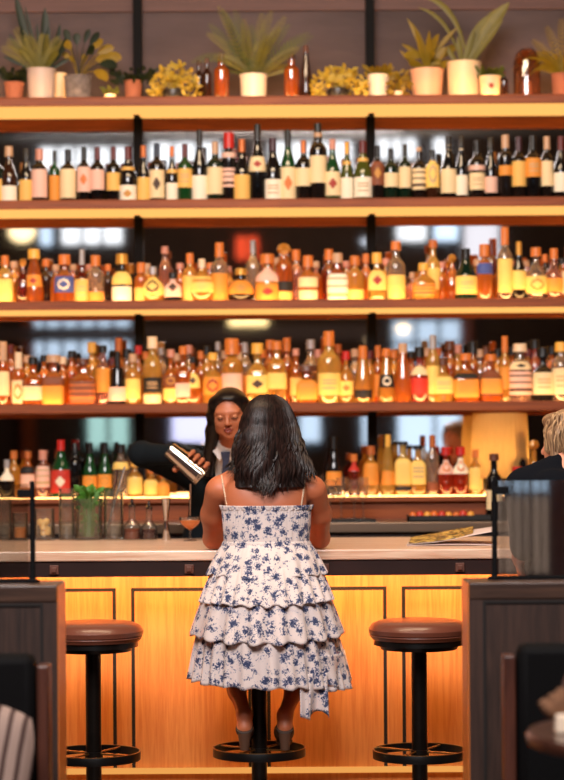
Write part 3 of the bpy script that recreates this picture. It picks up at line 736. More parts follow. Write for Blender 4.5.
# row, px, top, width, kind, glass, cap, capfrac, labels, sq, capw, back
M = [
 (2, 5, 252, 15, 'liquor','yellow','orange',.2,[L(276,302,'yellow')],4,1.3),
 (2, 23, 255, 15, 'round','ruby','ball',.2,[],0,1),
 (2, 34, 246, 18, 'cone','amber','yellow',.17,[L(272,284,'orange',('dot','red'))],0,1.6),
 (2, 46, 256, 13, 'liquor','brown','orange',.16,[],0,1.3,1),
 (2, 64.5, 252, 19, 'squat','amber','orange',.2,[L(274,290,'blue',('ring','white'))],0,1.8),
 (2, 82, 247, 14.5, 'slim','ruby','silver',.28,[L(277,302,'amber',('line','faint'))],0,1),
 (2, 95.5, 253, 17, 'liquor','clear','orange',.22,[L(290,301,'orange')],0,1.4),
 (2, 108, 262, 11, 'liquor','brown','orange',.16,[],0,1.3,1),
 (2, 122, 252, 19, 'squat','black','gold',.2,[L(285,302,'white'),L(270,283,'yellow')],0,1.8),
 (2, 141, 261, 13, 'liquor','orange','orange',.25,[L(286,302,'amber')],0,1.6),
 (2, 153, 265, 22, 'round','gold','silver',.2,[L(276,294,'yellow',('ring','dark'))],0,1.2),
 (2, 165, 245, 12, 'tall','pink','pink',.12,[],0,1.3,1),
 (2, 173, 271, 16, 'squat','dark','black',.2,[L(276,296,'pink',('dot','dark'))],4,1.6),
 (2, 190, 252, 14, 'liquor','gold','orange',.2,[L(275,300,'amber')],0,1.3),
 (2, 202, 258, 25, 'round','gold','cream',.2,[L(276,292,'yellow',('band','gold'))],0,1),
 (2, 219.5, 242, 16.5, 'liquor','clear','orange',.24,[L(273,300,'orange')],0,1.3),
 (2, 241, 268, 25, 'round','dark','gold',.18,[L(280,294,'orange',('dot','gold'))],0,1.6),
 (2, 253, 240, 14, 'liquor','clear','silver',.2,[],0,1,1),
 (2, 267.5, 254, 23, 'squat','gold','orange',.2,[L(268,282,'pink'),L(284,300,'orange',('dot','red'))],0,1.8),
 (2, 284, 243, 16, 'liquor','amber','ball',.22,[L(282,291,'black'),L(292,300,'amber')],0,1.2),
 (2, 296, 250, 15, 'liquor','pink','orange',.2,[],0,1.4,1),
 (2, 308, 256, 19, 'squat','orange','orange',.24,[L(278,288,'cream'),L(291,301,'cream')],0,1.6),
 (2, 329, 250, 15, 'liquor','ruby','orange',.2,[],0,1.4,1),
 (2, 337.5, 254, 19, 'squat','red','beige',.2,[L(275,302,'white',('bars','faint'))],4,1.6),
 (2, 355, 257, 17, 'liquor','gold','orange',.2,[L(291,301,'yellow')],0,1.4),
 (2, 366, 255, 12, 'liquor','orange','orange',.18,[],0,1.4,1),
 (2, 377, 254, 17, 'squat','yellow','yellow',.22,[L(272,292,'yellow',('dot','red'))],4,1.7),
 (2, 396, 243, 17.5, 'liquor','clear','orange',.14,[L(277,301,'yellow')],0,1.4),
 (2, 412, 274, 11, 'squat','pink','beige',.2,[],0,1.4,1),
 (2, 423.5, 265, 21, 'squat','gold','yellow',.2,[L(286,298,'orange',('bars','red'))],4,1.4),
 (2, 433, 242, 15, 'liquor','yellow','orange',.12,[L(270,292,'yellow')],0,1.4,1),
 (2, 452, 256, 17, 'round','amber','ball',.2,[],0,1,1),
 (2, 466, 251, 21, 'burgundy','dgreen','black',.2,[L(279,297,'yellow',('line','faint'))],0,1),
 (2, 484.5, 247, 15.5, 'liquor','orange','orange',.22,[L(266,277,'blue')],0,1.6),
 (2, 492, 243, 10, 'tall','ruby','maroon',.24,[],0,1,1),
 (2, 505, 230, 14.5, 'liquor','clear','orange',.24,[L(262,296,'yellow')],0,1.3),
 (2, 519, 245, 14, 'burgundy','dark','gold',.22,[L(274,293,'yellow')],0,1),
 (2, 536, 251, 22, 'round','clear','orange',.16,[L(280,297,'yellow',('ring','gold'))],0,1.6),
 (2, 545, 258, 11, 'liquor','brown','orange',.16,[],0,1.2,1),
 (2, 554, 252, 18, 'round','pink','orange',.2,[L(282,296,'orange')],0,1.5),
 (2, 569, 250, 14, 'liquor','amber','orange',.2,[L(275,298,'cream')],0,1.3),
 (3, 3, 338, 13, 'tall','amber','beige',.3,[L(368,392,'cream')],0,1.3),
 (3, 11, 341, 12, 'liquor','amber','maroon',.14,[],0,1.3,1),
 (3, 18.5, 349, 13, 'liquor','orange','cream',.3,[L(377,400,'cream',('ring','orange'))],0,1.4),
 (3, 33, 354, 19, 'squat','amber','black',.14,[L(382,398,'cream',('edge','dark'))],4,1.4),
 (3, 44, 352, 12, 'liquor','orange','black',.12,[],0,1.4,1),
 (3, 53.5, 352, 20, 'squat','amber','beige',.14,[L(374,382,'brown'),L(383,402,'orange')],5,2),
 (3, 72, 348, 14, 'liquor','amber','black',.12,[],0,1.4,1),
 (3, 83, 356, 24, 'squat','amber','brown',.12,[L(379,400,'brown',('bars','orange'))],5,1.6),
 (3, 92, 340, 14, 'liquor','gold','yellow',.16,[],0,1.5,1),
 (3, 103, 343, 14, 'liquor','pink','black',.12,[L(366,390,'orange')],0,1.4),
 (3, 117.5, 349, 18, 'cone','dark','black',.3,[L(385,399,'pink')],0,.8),
 (3, 119, 336, 12, 'liquor','orange','copper',.24,[],0,1.5,1),
 (3, 133, 352, 15, 'liquor','gold','beige',.16,[L(377,397,'yellow')],0,1.3),
 (3, 138.5, 344, 12, 'liquor','amber','red',.14,[],0,1.4,1),
 (3, 152.5, 335, 17.5, 'liquor','yellow','cream',.17,[L(376,391,'black',('line','faint')),L(393,402,'cream')],0,1.4),
 (3, 161, 346, 13, 'liquor','clear','silver',.12,[],0,1.3,1),
 (3, 171, 348, 15, 'squat','orange','pink',.14,[L(374,385,'brown',('ring','gold')),L(387,399,'yellow')],0,1.4),
 (3, 183, 345, 15.5, 'squat','amber','orange',.14,[L(382,396,'pink')],4,1.4),
 (3, 193, 356, 13, 'squat','orange','black',.12,[L(372,387,'yellow',('dot','dark'))],4,1.3),
 (3, 201, 350, 13, 'liquor','amber','orange',.14,[],0,1.3,1),
 (3, 213, 352, 19, 'squat','gold','yellow',.14,[L(376,394,'orange',('ring','red'))],0,1.4),
 (3, 218, 341, 11, 'liquor','clear','silver',.13,[],0,1.2,1),
 (3, 232, 338, 20, 'liquor','gold','orange',.24,[L(373,391,'pink')],0,1.7),
 (3, 245, 342, 14, 'tall','clear','silver',.16,[L(375,395,'orange')],0,1,1),
 (3, 257.5, 343, 20, 'squat','yellow','yellow',.17,[L(375,393,'yellow',('dot','brown' if 0 else 'dark'))],4,1.7),
 (3, 270, 340, 15, 'liquor','amber','orange',.14,[],0,1.4,1),
 (3, 277, 341, 18, 'liquor','gold','orange',.14,[L(373,389,'yellow')],4,1.4),
 (3, 287, 338, 13, 'liquor','amber','orange',.2,[],0,1.4,1),
 (3, 296, 349, 12, 'liquor','orange','pink',.12,[L(378,396,'amber')],0,1.4),
 (3, 307, 366, 20, 'squat','orange','brown',.14,[L(380,400,'orange')],5,3),
 (3, 311, 340, 16, 'liquor','clear','silver',.14,[],0,1.3,1),
 (3, 329, 332, 22, 'liquor','yellow','orange',.2,[L(374,396,'yellow',('line','faint'))],0,1.2),
 (3, 346, 352, 14, 'squat','gold','red',.16,[L(382,396,'yellow',('heart','orange'))],0,1.6),
 (3, 363, 347, 17, 'cone','gold','orange',.22,[L(391,399,'black')],0,1.2),
 (3, 378, 347, 12, 'liquor','amber','orange',.2,[L(376,398,'orange')],0,1.2,1),
 (3, 386.5, 350, 16, 'cone','gold','orange',.14,[L(376,389,'black',('ring','white'))],0,1.4),
 (3, 403, 345, 18, 'cone','orange','beige',.16,[],0,1.2),
 (3, 411, 353, 12, 'liquor','amber','black',.12,[],0,1.6,1),
 (3, 419.5, 349, 18, 'squat','red','black',.17,[L(368,377,'cream'),L(380,396,'red')],0,1.6),
 (3, 433, 337, 13, 'tall','yellow','silver',.2,[L(368,396,'yellow')],0,1.1),
 (3, 443, 360, 19, 'squat','gold','brown',.15,[L(379,396,'yellow',('line','faint'))],4,1.5),
 (3, 450, 343, 15, 'liquor','amber','brown',.14,[],0,1.6,1),
 (3, 466, 356, 23, 'squat','amber','orange',.14,[L(376,381,'black'),L(382,400,'orange')],5,1.5),
 (3, 473, 344, 14, 'liquor','amber','black',.2,[],0,1.8,1),
 (3, 486, 349, 12, 'liquor','amber','brown',.14,[],0,1.3,1),
 (3, 491, 357, 20, 'squat','amber','orange',.14,[L(373,379,'brown'),L(380,398,'orange',('edge','dark'))],5,1.6),
 (3, 505, 339, 11.5, 'liquor','gold','orange',.24,[L(370,392,'orange')],0,1.3),
 (3, 520, 347, 22, 'liquor','clear','cream',.13,[L(365,373,'cream',('heart','black')),L(375,398,'pink',('bars','dark'))],0,1.5),
 (3, 535, 343, 14, 'liquor','red','black',.14,[],0,1.6,1),
 (3, 543, 351, 21, 'squat','dark','black',.16,[L(376,398,'cream',('line','faint'))],0,1.6),
 (3, 561, 346, 18, 'tall','clear','yellow',.15,[L(372,398,'cream',('line','faint'))],0,1.4),
]
for a in M:
    a = list(a) + [0] * (12 - len(a))
    bottle(a[0], a[1], a[2], a[3], a[4], a[5], a[6], a[7], a[8], sq=a[9], capw=a[10] or 1, back=bool(a[11]))
# more bottles of the back rank
for (a_px, a_y, a_c, a_k) in ((27, 352, 'gold', 'beige'), (63, 354, 'orange', 'cream'), (112, 356, 'amber', 'maroon'), (127, 347, 'clear', 'black'), (146, 350, 'gold', 'orange'), (177, 352, 'orange', 'beige'), (189, 344, 'clear', 'pink'), (207, 345, 'gold', 'black'), (225, 350, 'amber', 'beige'), (239, 352, 'gold', 'cream'), (263, 350, 'clear', 'orange'), (318, 350, 'gold', 'pink'), (338, 345, 'orange', 'copper'), (355, 350, 'clear', 'beige'), (370, 352, 'gold', 'maroon'), (394, 352, 'gold', 'orange'), (427, 350, 'orange', 'beige'), (438, 350, 'clear', 'orange'), (458, 347, 'gold', 'pink'), (480, 352, 'clear', 'beige'), (498, 352, 'gold', 'black'), (512, 350, 'orange', 'black'), (528, 352, 'gold', 'maroon'), (552, 350, 'amber', 'black')):
    bottle(3, a_px, a_y, 13, 'liquor', a_c, a_k, .14, [], capw=1.4, back=True)
for (a_px, a_y, a_c, a_k) in ((14, 258, 'gold', 'beige'), (56, 262, 'orange', 'beige'), (73, 262, 'amber', 'beige'), (89, 262, 'gold', 'pink'), (147, 262, 'gold', 'beige'), (180, 262, 'orange', 'pink'), (210, 262, 'amber', 'orange'), (228, 266, 'gold', 'pink'), (276, 258, 'gold', 'beige'), (316, 262, 'amber', 'beige'), (346, 262, 'gold', 'pink'), (386, 260, 'gold', 'pink'), (442, 264, 'orange', 'pink'), (477, 262, 'gold', 'beige'), (498, 262, 'orange', 'maroon'), (512, 264, 'gold', 'pink'), (526, 264, 'amber', 'beige'), (562, 262, 'gold', 'black')):
    bottle(2, a_px, a_y, 13, 'liquor', a_c, a_k, .14, [], capw=1.4, back=True)
# back counter ledge
B5 = [
 (4, 7, 456, 15, 'squat','dark','silver',.2,[L(462,477,'white')],0,1.3),
 (4, 14, 447, 13, 'liquor','gold','orange',.17,[],0,1.5,1),
 (4, 28, 448, 15, 'liquor','orange','copper',.14,[L(463,470,'black'),L(471,484,'pink')],0,1.4),
 (4, 43, 447, 15, 'liquor','pink','pink',.2,[L(463,484,'pink',('bars','faint'))],0,1.5),
 (4, 61, 437, 21, 'burgundy','green','red',.18,[L(467,490,'red',('heart','white'))],0,1),
 (4, 75, 440, 14, 'bordeaux','black','black',.2,[],0,1),
 (4, 90, 440, 15, 'burgundy','green','black',.2,[L(473,486,'orange',('ring','gold'))],0,1),
 (4, 105, 440, 15, 'burgundy','green','black',.2,[L(472,485,'orange',('ring','gold'))],0,1),
 (4, 121, 442, 17, 'liquor','clear','black',.16,[L(460,467,'yellow')],0,1.3),
 (4, 135, 457, 16, 'squat','gold','yellow',.2,[L(475,492,'yellow')],0,1.6),
 (4, 151, 466, 15, 'squat','gold','orange',.17,[L(478,493,'yellow')],0,1.5),
 (4, 163, 472, 14, 'squat','yellow','orange',.17,[L(480,493,'orange')],0,1.5),
 (4, 334, 437, 16, 'burgundy','dark','black',.2,[L(472,486,'orange')],0,1),
 (4, 354, 455, 12, 'liquor','ruby','orange',.17,[L(462,472,'red')],0,1.6),
 (4, 371, 447, 16, 'liquor','gold','amber' if 0 else 'copper',.17,[L(464,486,'orange')],0,1.4),
 (4, 388, 436, 15, 'cone','yellow','yellow',.2,[L(472,486,'orange')],0,1),
 (4, 403, 443, 17, 'liquor','yellow','black',.06,[L(460,486,'yellow'),L(488,492,'black')],4,1.6),
 (4, 418, 447, 16, 'liquor','gold','black',.08,[L(462,486,'yellow',('line','faint'))],4,1.5),
 (4, 432.5, 437, 13, 'tall','clear','brown' if 0 else 'copper',.2,[L(484,493,'brown')],0,1.1),
 (4, 446, 449, 17, 'squat','red','red',.17,[L(462,476,'pink',('ring','orange'))],0,1.8),
 (4, 460.5, 449, 17, 'squat','red','red',.17,[L(460,476,'white',('ring','orange'))],0,1.8),
 (4, 476, 452, 15, 'liquor','gold','orange',.17,[L(470,492,'yellow')],0,1.4),
 (4, 516, 443, 20, 'liquor','black','black',.2,[L(450,459,'pink')],4,1.6),
]
for a in B5:
    a = list(a) + [0] * (12 - len(a))
    bottle(a[0], a[1], a[2], a[3], a[4], a[5], a[6], a[7], a[8], sq=a[9], capw=a[10] or 1, back=bool(a[11]))
# unique labels: look first, then the place counted from the black posts
def posword(row, t):
    sect = [[], [], []]
    for r in sorted((r for r in _all if r[0] == row), key=lambda r: r[1]):
        if r[7]: continue
        sect[0 if r[1] < 138 else (1 if r[1] < 371 else 2)].append(r)
    for k, s in enumerate(sect):
        ids = [id(r[2]) for r in s]
        if id(t) in ids:
            i = ids.index(id(t))
            if k == 0:
                n = len(s) - i; return '%s left of left post' % ORD[n]
            if k == 1:
                if i < len(s) / 2: return '%s right of left post' % ORD[i + 1]
                return '%s left of right post' % ORD[len(s) - i]
            return '%s right of right post' % ORD[i + 1]
SHN = {1: 'wine shelf', 2: 'upper liquor shelf', 3: 'lower liquor shelf', 4: 'back counter'}
KN = {'round': 'round ', 'squat': 'squat ', 'cone': 'tapering ', 'tall': 'tall ', 'slim': 'slim '}
for (row, px, t, kind, glass, cap, labels, back, h) in _all:
    capn = {'ball': 'ball', 'clear': 'glass'}.get(cap, cap)
    lab = (labels[0][2] + ' label') if labels else 'no label'
    if not back:
        s = '%s%s %s, %s, %s cap, %s, %s' % (KN.get(kind, '') if cap != 'ball' else '', NAMES[glass], 'wine bottle' if row == 1 else 'bottle', lab, capn, posword(row, t), SHN[row])
    else:
        fr = min((r for r in _all if r[0] == row and not r[7]), key=lambda r: abs(r[1] - px))
        s = '%s bottle, %s cap, behind %s %s, %s' % (NAMES[glass], capn, 'left of' if px < fr[1] else 'right of', posword(row, fr[2]), SHN[row])
    t['label'] = s; t['group'] = GR[row]

# ============================================================ table lamp, glasses and trays on the back counter
D = 10.12; x = PX(500, 450, D)
t = thing('table_lamp', 'glowing table lamp with pleated cream shade on the back counter', 'lamp', (x, D, LEDGE))
g = MB(); zt = 1.572 - LEDGE; g.lathe([(0.145, zt - 0.31), (0.128, zt)], n=96, caps=False, wob=lambda a, z: 1 + 0.018 * math.sin(a * 32))
sh = bpy.data.materials.new('pleated_shade'); sh.use_nodes = True; nt = sh.node_tree; nt.nodes.clear()
o1 = nt.nodes.new('ShaderNodeOutputMaterial'); t1 = nt.nodes.new('ShaderNodeBsdfTranslucent'); d1 = nt.nodes.new('ShaderNodeBsdfDiffuse'); m1 = nt.nodes.new('ShaderNodeMixShader')
t1.inputs[0].default_value = srgb(214, 172, 104); d1.inputs[0].default_value = srgb(205, 165, 105); m1.inputs[0].default_value = 0.45
nt.links.new(t1.outputs[0], m1.inputs[1]); nt.links.new(d1.outputs[0], m1.inputs[2]); nt.links.new(m1.outputs[0], o1.inputs[0])
mobj('lamp_shade', g, sh, t)
g = MB(); g.lathe([(0.06, 0), (0.06, 0.01), (0.012, 0.02), (0.01, 0.13), (0.02, 0.135), (0.02, 0.15)], n=20); mobj('base', g, M_brass, t)
g = MB(); g.lathe([(0.001, 0.15), (0.022, 0.165), (0.03, 0.19), (0.022, 0.22), (0.001, 0.228)], n=14); mobj('bulb', g, emis('bulb_glow', (1, 0.62, 0.26, 1), 45), t)
D = 9.80; x = PX(494, 470, D)
t = thing('liquor_bottle', 'very dark bottle with brown stopper and pale label in front of the lamp', 'bottle', (x, D, 1.07), GR[4])
build_bottle(t, 'liquor', 0.040, PZ(455, D) - 1.07, 'black', 'brown', .10, [(0.05, 0.14, 'cream', None)], 1.5)
D = 9.85; x = PX(534, 470, D)
t = thing('decanter', 'round glass decanter with golden drink beside the black square bottle', 'decanter', (x, D, 1.07))
build_bottle(t, 'round', 0.052, PZ(441, D) - 1.07, 'gold', 'ball', .14, [], 1)
D = 9.78; x = PX(517, 470, D)
t = thing('liquor_bottle', 'short clear bottle with red cap and round white label, right of the lamp', 'bottle', (x, D, 1.07), GR[4])
build_bottle(t, 'squat', 0.042, PZ(468, D) - 1.07, 'clear', 'red', .16, [(0.09, 0.17, 'white', None)], 1.8)
M_clear = clear('clear_glass', srgb(245, 235, 225), 0.93, 0.1, gloss=0.07)
def goblet(px, yt, yb, wpx, D, label, stacked=False):
    s = F / D; zb = PZ(yb, D); r = wpx / 2 / s; h = PZ(yt, D) - zb
    t = thing('wine_glass', label, 'glass', (PX(px, yt, D), D, zb), 'clear glasses drying on the dark mat')
    g = MB(); g.lathe([(r*.8, 0), (r*.8, .003), (.004, .008), (.004, h*.42), (r*.6, h*.5), (r, h*.7), (r*.95, h*.86), (r*.8, h)], n=22, caps=False); mobj('bowl', g, M_clear, t)
    return t
zm = 1.07 + 0.012
D = 9.72
for (px, nm) in ((330, 'leftmost'), (341, 'second from left'), (354, 'third from left'), (363, 'rightmost')):
    yb = 440 - (zm - EYE) * F / D
    goblet(px, 478 if px % 2 else 480, yb, 12, D, 'clear stemmed glass on the dark bar mat, %s of four' % nm)
t = thing('bar_mat', 'long dark rubber mat under the stemmed glasses on the back counter', 'mat', (PX(345, 520, D), D, 1.07))
g = MB(); g.box((-0.14, -0.08, 0), (0.14, 0.08, 0.012))
for k in range(13): g.box((-0.135 + k*0.021, -0.075, 0.012), (-0.125 + k*0.021, 0.075, 0.0125))
mobj('mat', g, M_black, t, smooth=False)
x0, x1 = PX(408, 520, 9.68), PX(492, 520, 9.68)
t = thing('garnish_tray', 'black tray of garnish fruit on the steel counter below the red capped bottles', 'tray', ((x0+x1)/2, 9.72, 1.07))
hx = (x1-x0)/2
g = MB(); g.box((-hx, -0.07, 0), (hx, 0.07, 0.006)); g.box((-hx, -0.07, 0), (hx, -0.064, 0.028)); g.box((-hx, 0.064, 0), (hx, 0.07, 0.028)); g.box((-hx, -0.07, 0), (-hx+0.006, 0.07, 0.028)); g.box((hx-0.006, -0.07, 0), (hx, 0.07, 0.028)); mobj('tray_body', g, M_black, t, smooth=False)
rr = random.Random(3)
k = 0
fruit = []
for i in range(9):
    px = 413 + i * 7.2
    c = [srgb(220, 110, 40), srgb(196, 50, 34), srgb(232, 160, 60)][i % 3]
    g = MB(); r = 0.018 + 0.004 * rr.random()
    g.lathe([(0.001, -r), (r*.7, -r*.7), (r, 0), (r*.72, r*.7), (r*.2, r*.97), (0.001, r*.9)], n=14)
    o = mobj('fruit', g, mat('fruit_%d' % (i % 3), c, 0.4), None, loc=(PX(px, 512, 9.73), 9.73 + 0.02 * (i % 2), 1.076 + r))
    tag(o, 'small %s fruit, %s from the left in the black tray' % (['orange', 'red', 'yellow'][i % 3], ORD[i+1]), 'fruit', 'fruit in the garnish tray')
D = 9.70
g = MB(); g.lathe([(0.001, 0), (0.035, 0), (0.036, 0.09), (0.033, 0.09), (0.032, 0.006), (0.001, 0.006)], n=20)
tag(mobj('tin_cup', g, M_black, loc=(PX(500, 500, D), D, 1.07)), 'black cup on the back counter below the dark bottle', 'cup')

# ============================================================ plants on the top shelf
PZ0 = SHZ[0]; DPL = 10.17
LEAF = {'dark': srgb(34, 44, 22), 'mid': srgb(96, 100, 34), 'yel': srgb(150, 122, 30), 'lime': srgb(200, 172, 62), 'olive': srgb(128, 116, 42)}
def leafmat(k):
    key = ('leaf', k)
    if key in _mc: return _mc[key]
    m = bpy.data.materials.new('leaf_' + k); m.use_nodes = True; nt = m.node_tree; nt.nodes.clear()
    o = nt.nodes.new('ShaderNodeOutputMaterial'); d = nt.nodes.new('ShaderNodeBsdfDiffuse'); t = nt.nodes.new('ShaderNodeBsdfTranslucent'); mx = nt.nodes.new('ShaderNodeMixShader'); gl = nt.nodes.new('ShaderNodeBsdfGlossy'); m2 = nt.nodes.new('ShaderNodeMixShader')
    tc = nt.nodes.new('ShaderNodeTexCoord'); n = nt.nodes.new('ShaderNodeTexNoise'); n.inputs['Scale'].default_value = 14
    cr = nt.nodes.new('ShaderNodeMix'); cr.data_type = 'RGBA'; c = LEAF[k]
    cr.inputs[6].default_value = tuple(q * .6 for q in c[:3]) + (1,); cr.inputs[7].default_value = tuple(min(1, q * 1.4) for q in c[:3]) + (1,)
    L_ = nt.links.new
    L_(tc.outputs['Object'], n.inputs['Vector']); L_(n.outputs['Fac'], cr.inputs[0]); L_(cr.outputs[2], d.inputs[0]); L_(cr.outputs[2], t.inputs[0])
    mx.inputs[0].default_value = 0.4; L_(d.outputs[0], mx.inputs[1]); L_(t.outputs[0], mx.inputs[2])
    gl.inputs['Roughness'].default_value = 0.45; m2.inputs[0].default_value = 0.02; L_(mx.outputs[0], m2.inputs[1]); L_(gl.outputs[0], m2.inputs[2]); L_(m2.outputs[0], o.inputs[0])
    _mc[key] = m; return m
def blade(g, p0, p1, width, bend=(0, 0, 0), fold=0.25, n=10, shape=1.0, mi=0):
    p0, p1, bend = Vector(p0), Vector(p1), Vector(bend)
    mid = (p0 + p1) / 2 + bend
    vs = []; fs = []
    side0 = (p1 - p0).cross(Vector((0, -1, 0.15)))
    if side0.length < 1e-5: side0 = Vector((1, 0, 0))
    side0.normalize()
    for i in range(n + 1):
        t = i / n
        c = p0 * (1-t)**2 + mid * 2*t*(1-t) + p1 * t*t
        d = (mid - p0) * (1-t) + (p1 - mid) * t; d.normalize()
        sd = side0 - d * side0.dot(d); sd.normalize(); nr = d.cross(sd)
        wv = width * (math.sin(PI * min(1, (t + 0.03) ** shape)) ** 0.8 * 0.5 + 0.004 / max(width, .01))
        wv = max(0.0008, width * 0.5 * math.sin(PI * min(0.999, t ** shape * 0.97 + 0.03)) ** 0.75)
        vs += [c - sd * wv + nr * wv * fold, c, c + sd * wv + nr * wv * fold]
    for i in range(n):
        for k in range(2): fs.append((i*3+k, i*3+k+1, (i+1)*3+k+1, (i+1)*3+k))
    g.add(vs, fs, mi)
def frond(g, p0, p1, width, bend, nl=16, mi=0):
    p0, p1, bend = Vector(p0), Vector(p1), Vector(bend); mid = (p0+p1)/2 + bend
    pts = []
    for i in range(nl + 1):
        t = i / nl; pts.append(p0*(1-t)**2 + mid*2*t*(1-t) + p1*t*t)
    g.tube(pts, [0.0025*(1 - .7*i/nl) for i in range(nl+1)], 5, mi)
    for i in range(2, nl):
        d = (pts[i+1] - pts[i-1]).normalized(); s = d.cross(Vector((0, -1, .2))).normalized(); f = i / nl
        ln = width * math.sin(PI * (0.12 + 0.86 * f)) ** .6
        for q in (-1, 1):
            blade(g, pts[i], pts[i] + (s*q*0.8 + d*0.75) * ln, ln*0.22, (0, 0, -0.004), n=4, mi=mi)
def pot(t, r0, r1, h, m, rim=0.006, rib=None, soil=True):
    g = MB(); g.lathe([(r0*.9, 0), (r0, 0.004), (r1, h - rim*1.5), (r1 + rim*.5, h - rim), (r1 + rim*.5, h), (r1 - 0.006, h), (r1 - 0.008, h - 0.02)], n=40 if rib else 28, caps=False, wob=rib)
    g.lathe([(0.001, 0.001), (r0*.9, 0)], n=28)
    mobj('pot', g, m, t)
    if soil:
        g = MB(); g.lathe([(r1 - 0.008, h - 0.018), (0.001, h - 0.012)], n=20, caps=False); mobj('soil', g, mat('soil', srgb(44, 30, 22), 0.95, bump=.5), t)
def ppos(px, D=DPL): return (PX(px, 70, D), D, PZ0)
sP = F / DPL
def local(px, py, root, dy=0.0, D=DPL):
    q = P(px, py, D); return Vector((q.x - root[0], dy, q.z - root[2]))
rp = random.Random(11); V3 = Vector
M_terra = mat('terracotta', srgb(156, 92, 66), 0.8, var=.15); M_grey = mat('grey_white_ceramic', srgb(184, 166, 158), 0.5, var=.06); M_cream = mat('cream_ceramic', srgb(240, 206, 160), 0.45)
M_tex = mat('grey_textured_pot', srgb(104, 96, 96), 0.8, bump=.8, bscale=60, var=.4, vscale=30); M_white = mat('white_ceramic', srgb(244, 222, 196), 0.4); M_pinkp = mat('pink_ribbed_pot', srgb(226, 172, 138), 0.5)
M_darkp = mat('dark_bowl', srgb(30, 26, 24), 0.35)
def bush(g, c, rx, ry, rz, n, lw, mi=0, rnd=rp):
    for i in range(n):
        a = rnd.random()*2*PI; u = rnd.random()**.6; e = rnd.random()*1.5 - .2
        p = Vector((c[0] + rx*u*math.cos(a), c[1] + ry*u*math.sin(a), c[2] + rz*u*math.sin(e)))
        d = Vector((math.cos(a)*.8, math.sin(a)*.6 - .3, .35 + rnd.random()*.6)).normalized() * lw * (1.4 + rnd.random())
        blade(g, p, p + d, lw, (0, 0, .004), n=4, mi=mi)
# 1 small terracotta pot
r = ppos(14); t = thing('potted_succulent', 'small terracotta pot with low dark plant at the left end of the plant shelf', 'potted plant', r)
pot(t, .038, .046, PZ(81, DPL) - PZ0, M_terra); g = MB(); bush(g, (0, 0, .11), .06, .05, .05, 60, .018); mobj('foliage', g, leafmat('dark'), t)
# 2 large pot with tall blades
r = ppos(41); t = thing('potted_palm', 'large pale grey pot with tall dark blades reaching the photo top, left end', 'potted plant', r)
pot(t, .062, .068, PZ(68, DPL) - PZ0, M_grey)
g = MB()
for (x, y, w_, bx) in ((14, -8, .04, -.02), (24, 4, .014, -.02), (44, 6, .042, .02), (49, 26, .03, .02), (60, 24, .026, .04), (22, 28, .022, -.03), (10, 35, .02, -.05), (66, 40, .03, .05), (36, 22, .02, 0), (54, 40, .03, .03), (4, 58, .02, -.05), (70, 56, .022, .05)):
    blade(g, (rp.uniform(-.02, .02), rp.uniform(-.01, .02), .14), local(x, y, r, rp.uniform(-.06, .05)), w_, (bx, 0, .03), n=12, shape=1.5)
mobj('foliage', g, leafmat('dark'), t)
g = MB()
for (x, y) in ((8, 42), (58, 52), (28, 38), (22, 50), (62, 40), (2, 50), (46, 36), (16, 30)): frond(g, (0, 0, .14), local(x, y, r, -.05), .04, (0, 0, .05), 14)
mobj('foliage', g, leafmat('olive'), t)
# 3 cream pot behind
r = ppos(59, 10.26); t = thing('ceramic_pot', 'plain cream pot standing behind the large grey pot', 'pot', r); pot(t, .03, .034, PZ(72, 10.26) - PZ0, M_cream)
# 4 textured pot with broad leaves
r = ppos(78); t = thing('potted_calathea', 'textured grey pot with broad striped yellow green leaves', 'potted plant', r); pot(t, .06, .066, PZ(75, DPL) - PZ0, M_tex)
g = MB()
for (x, y, w_, bx, mi) in ((90, 30, .03, .01, 1), (100, 34, .035, .03, 1), (114, 48, .05, .05, 0), (122, 60, .06, .06, 0), (118, 70, .05, .06, 1), (66, 44, .04, -.02, 0), (62, 56, .035, -.03, 0), (76, 32, .04, 0, 1), (108, 84, .05, .06, 0), (86, 60, .04, 0, 0), (64, 28, .035, -.03, 1), (104, 42, .04, .03, 0), (72, 62, .04, -.02, 0), (96, 52, .05, .02, 1), (110, 62, .05, .04, 0)):
    e_ = local(x, y, r, rp.uniform(-.10, .03)); m_ = e_*.55 + V3((0, 0, .13))*.45 + V3((0, 0, .04))
    g.tube([(0, 0, .12), e_*.3 + V3((0, 0, .12)), m_], .002, 5, mi)
    blade(g, m_, e_, w_, (bx*.3, 0, .02), n=8, shape=.9, mi=mi)
mobj('foliage', g, [leafmat('yel'), leafmat('dark')], t)
# 5 small terracotta with dark bush
r = ppos(133); t = thing('potted_bush', 'terracotta pot with bushy dark leaves in front of the left black post', 'potted plant', r); pot(t, .036, .042, PZ(80, DPL) - PZ0, M_terra)
g = MB(); bush(g, (0, 0, .10), .10, .05, .06, 110, .017); mobj('foliage', g, leafmat('dark'), t)
r = ppos(110, 10.08); t = thing('potted_succulent', 'tiny pots with small green sprigs left of the left black post', 'potted plant', r); pot(t, .02, .024, .03, M_white)
g = MB(); bush(g, (0, 0, .03), .035, .03, .03, 40, .012); mobj('foliage', g, leafmat('mid'), t)
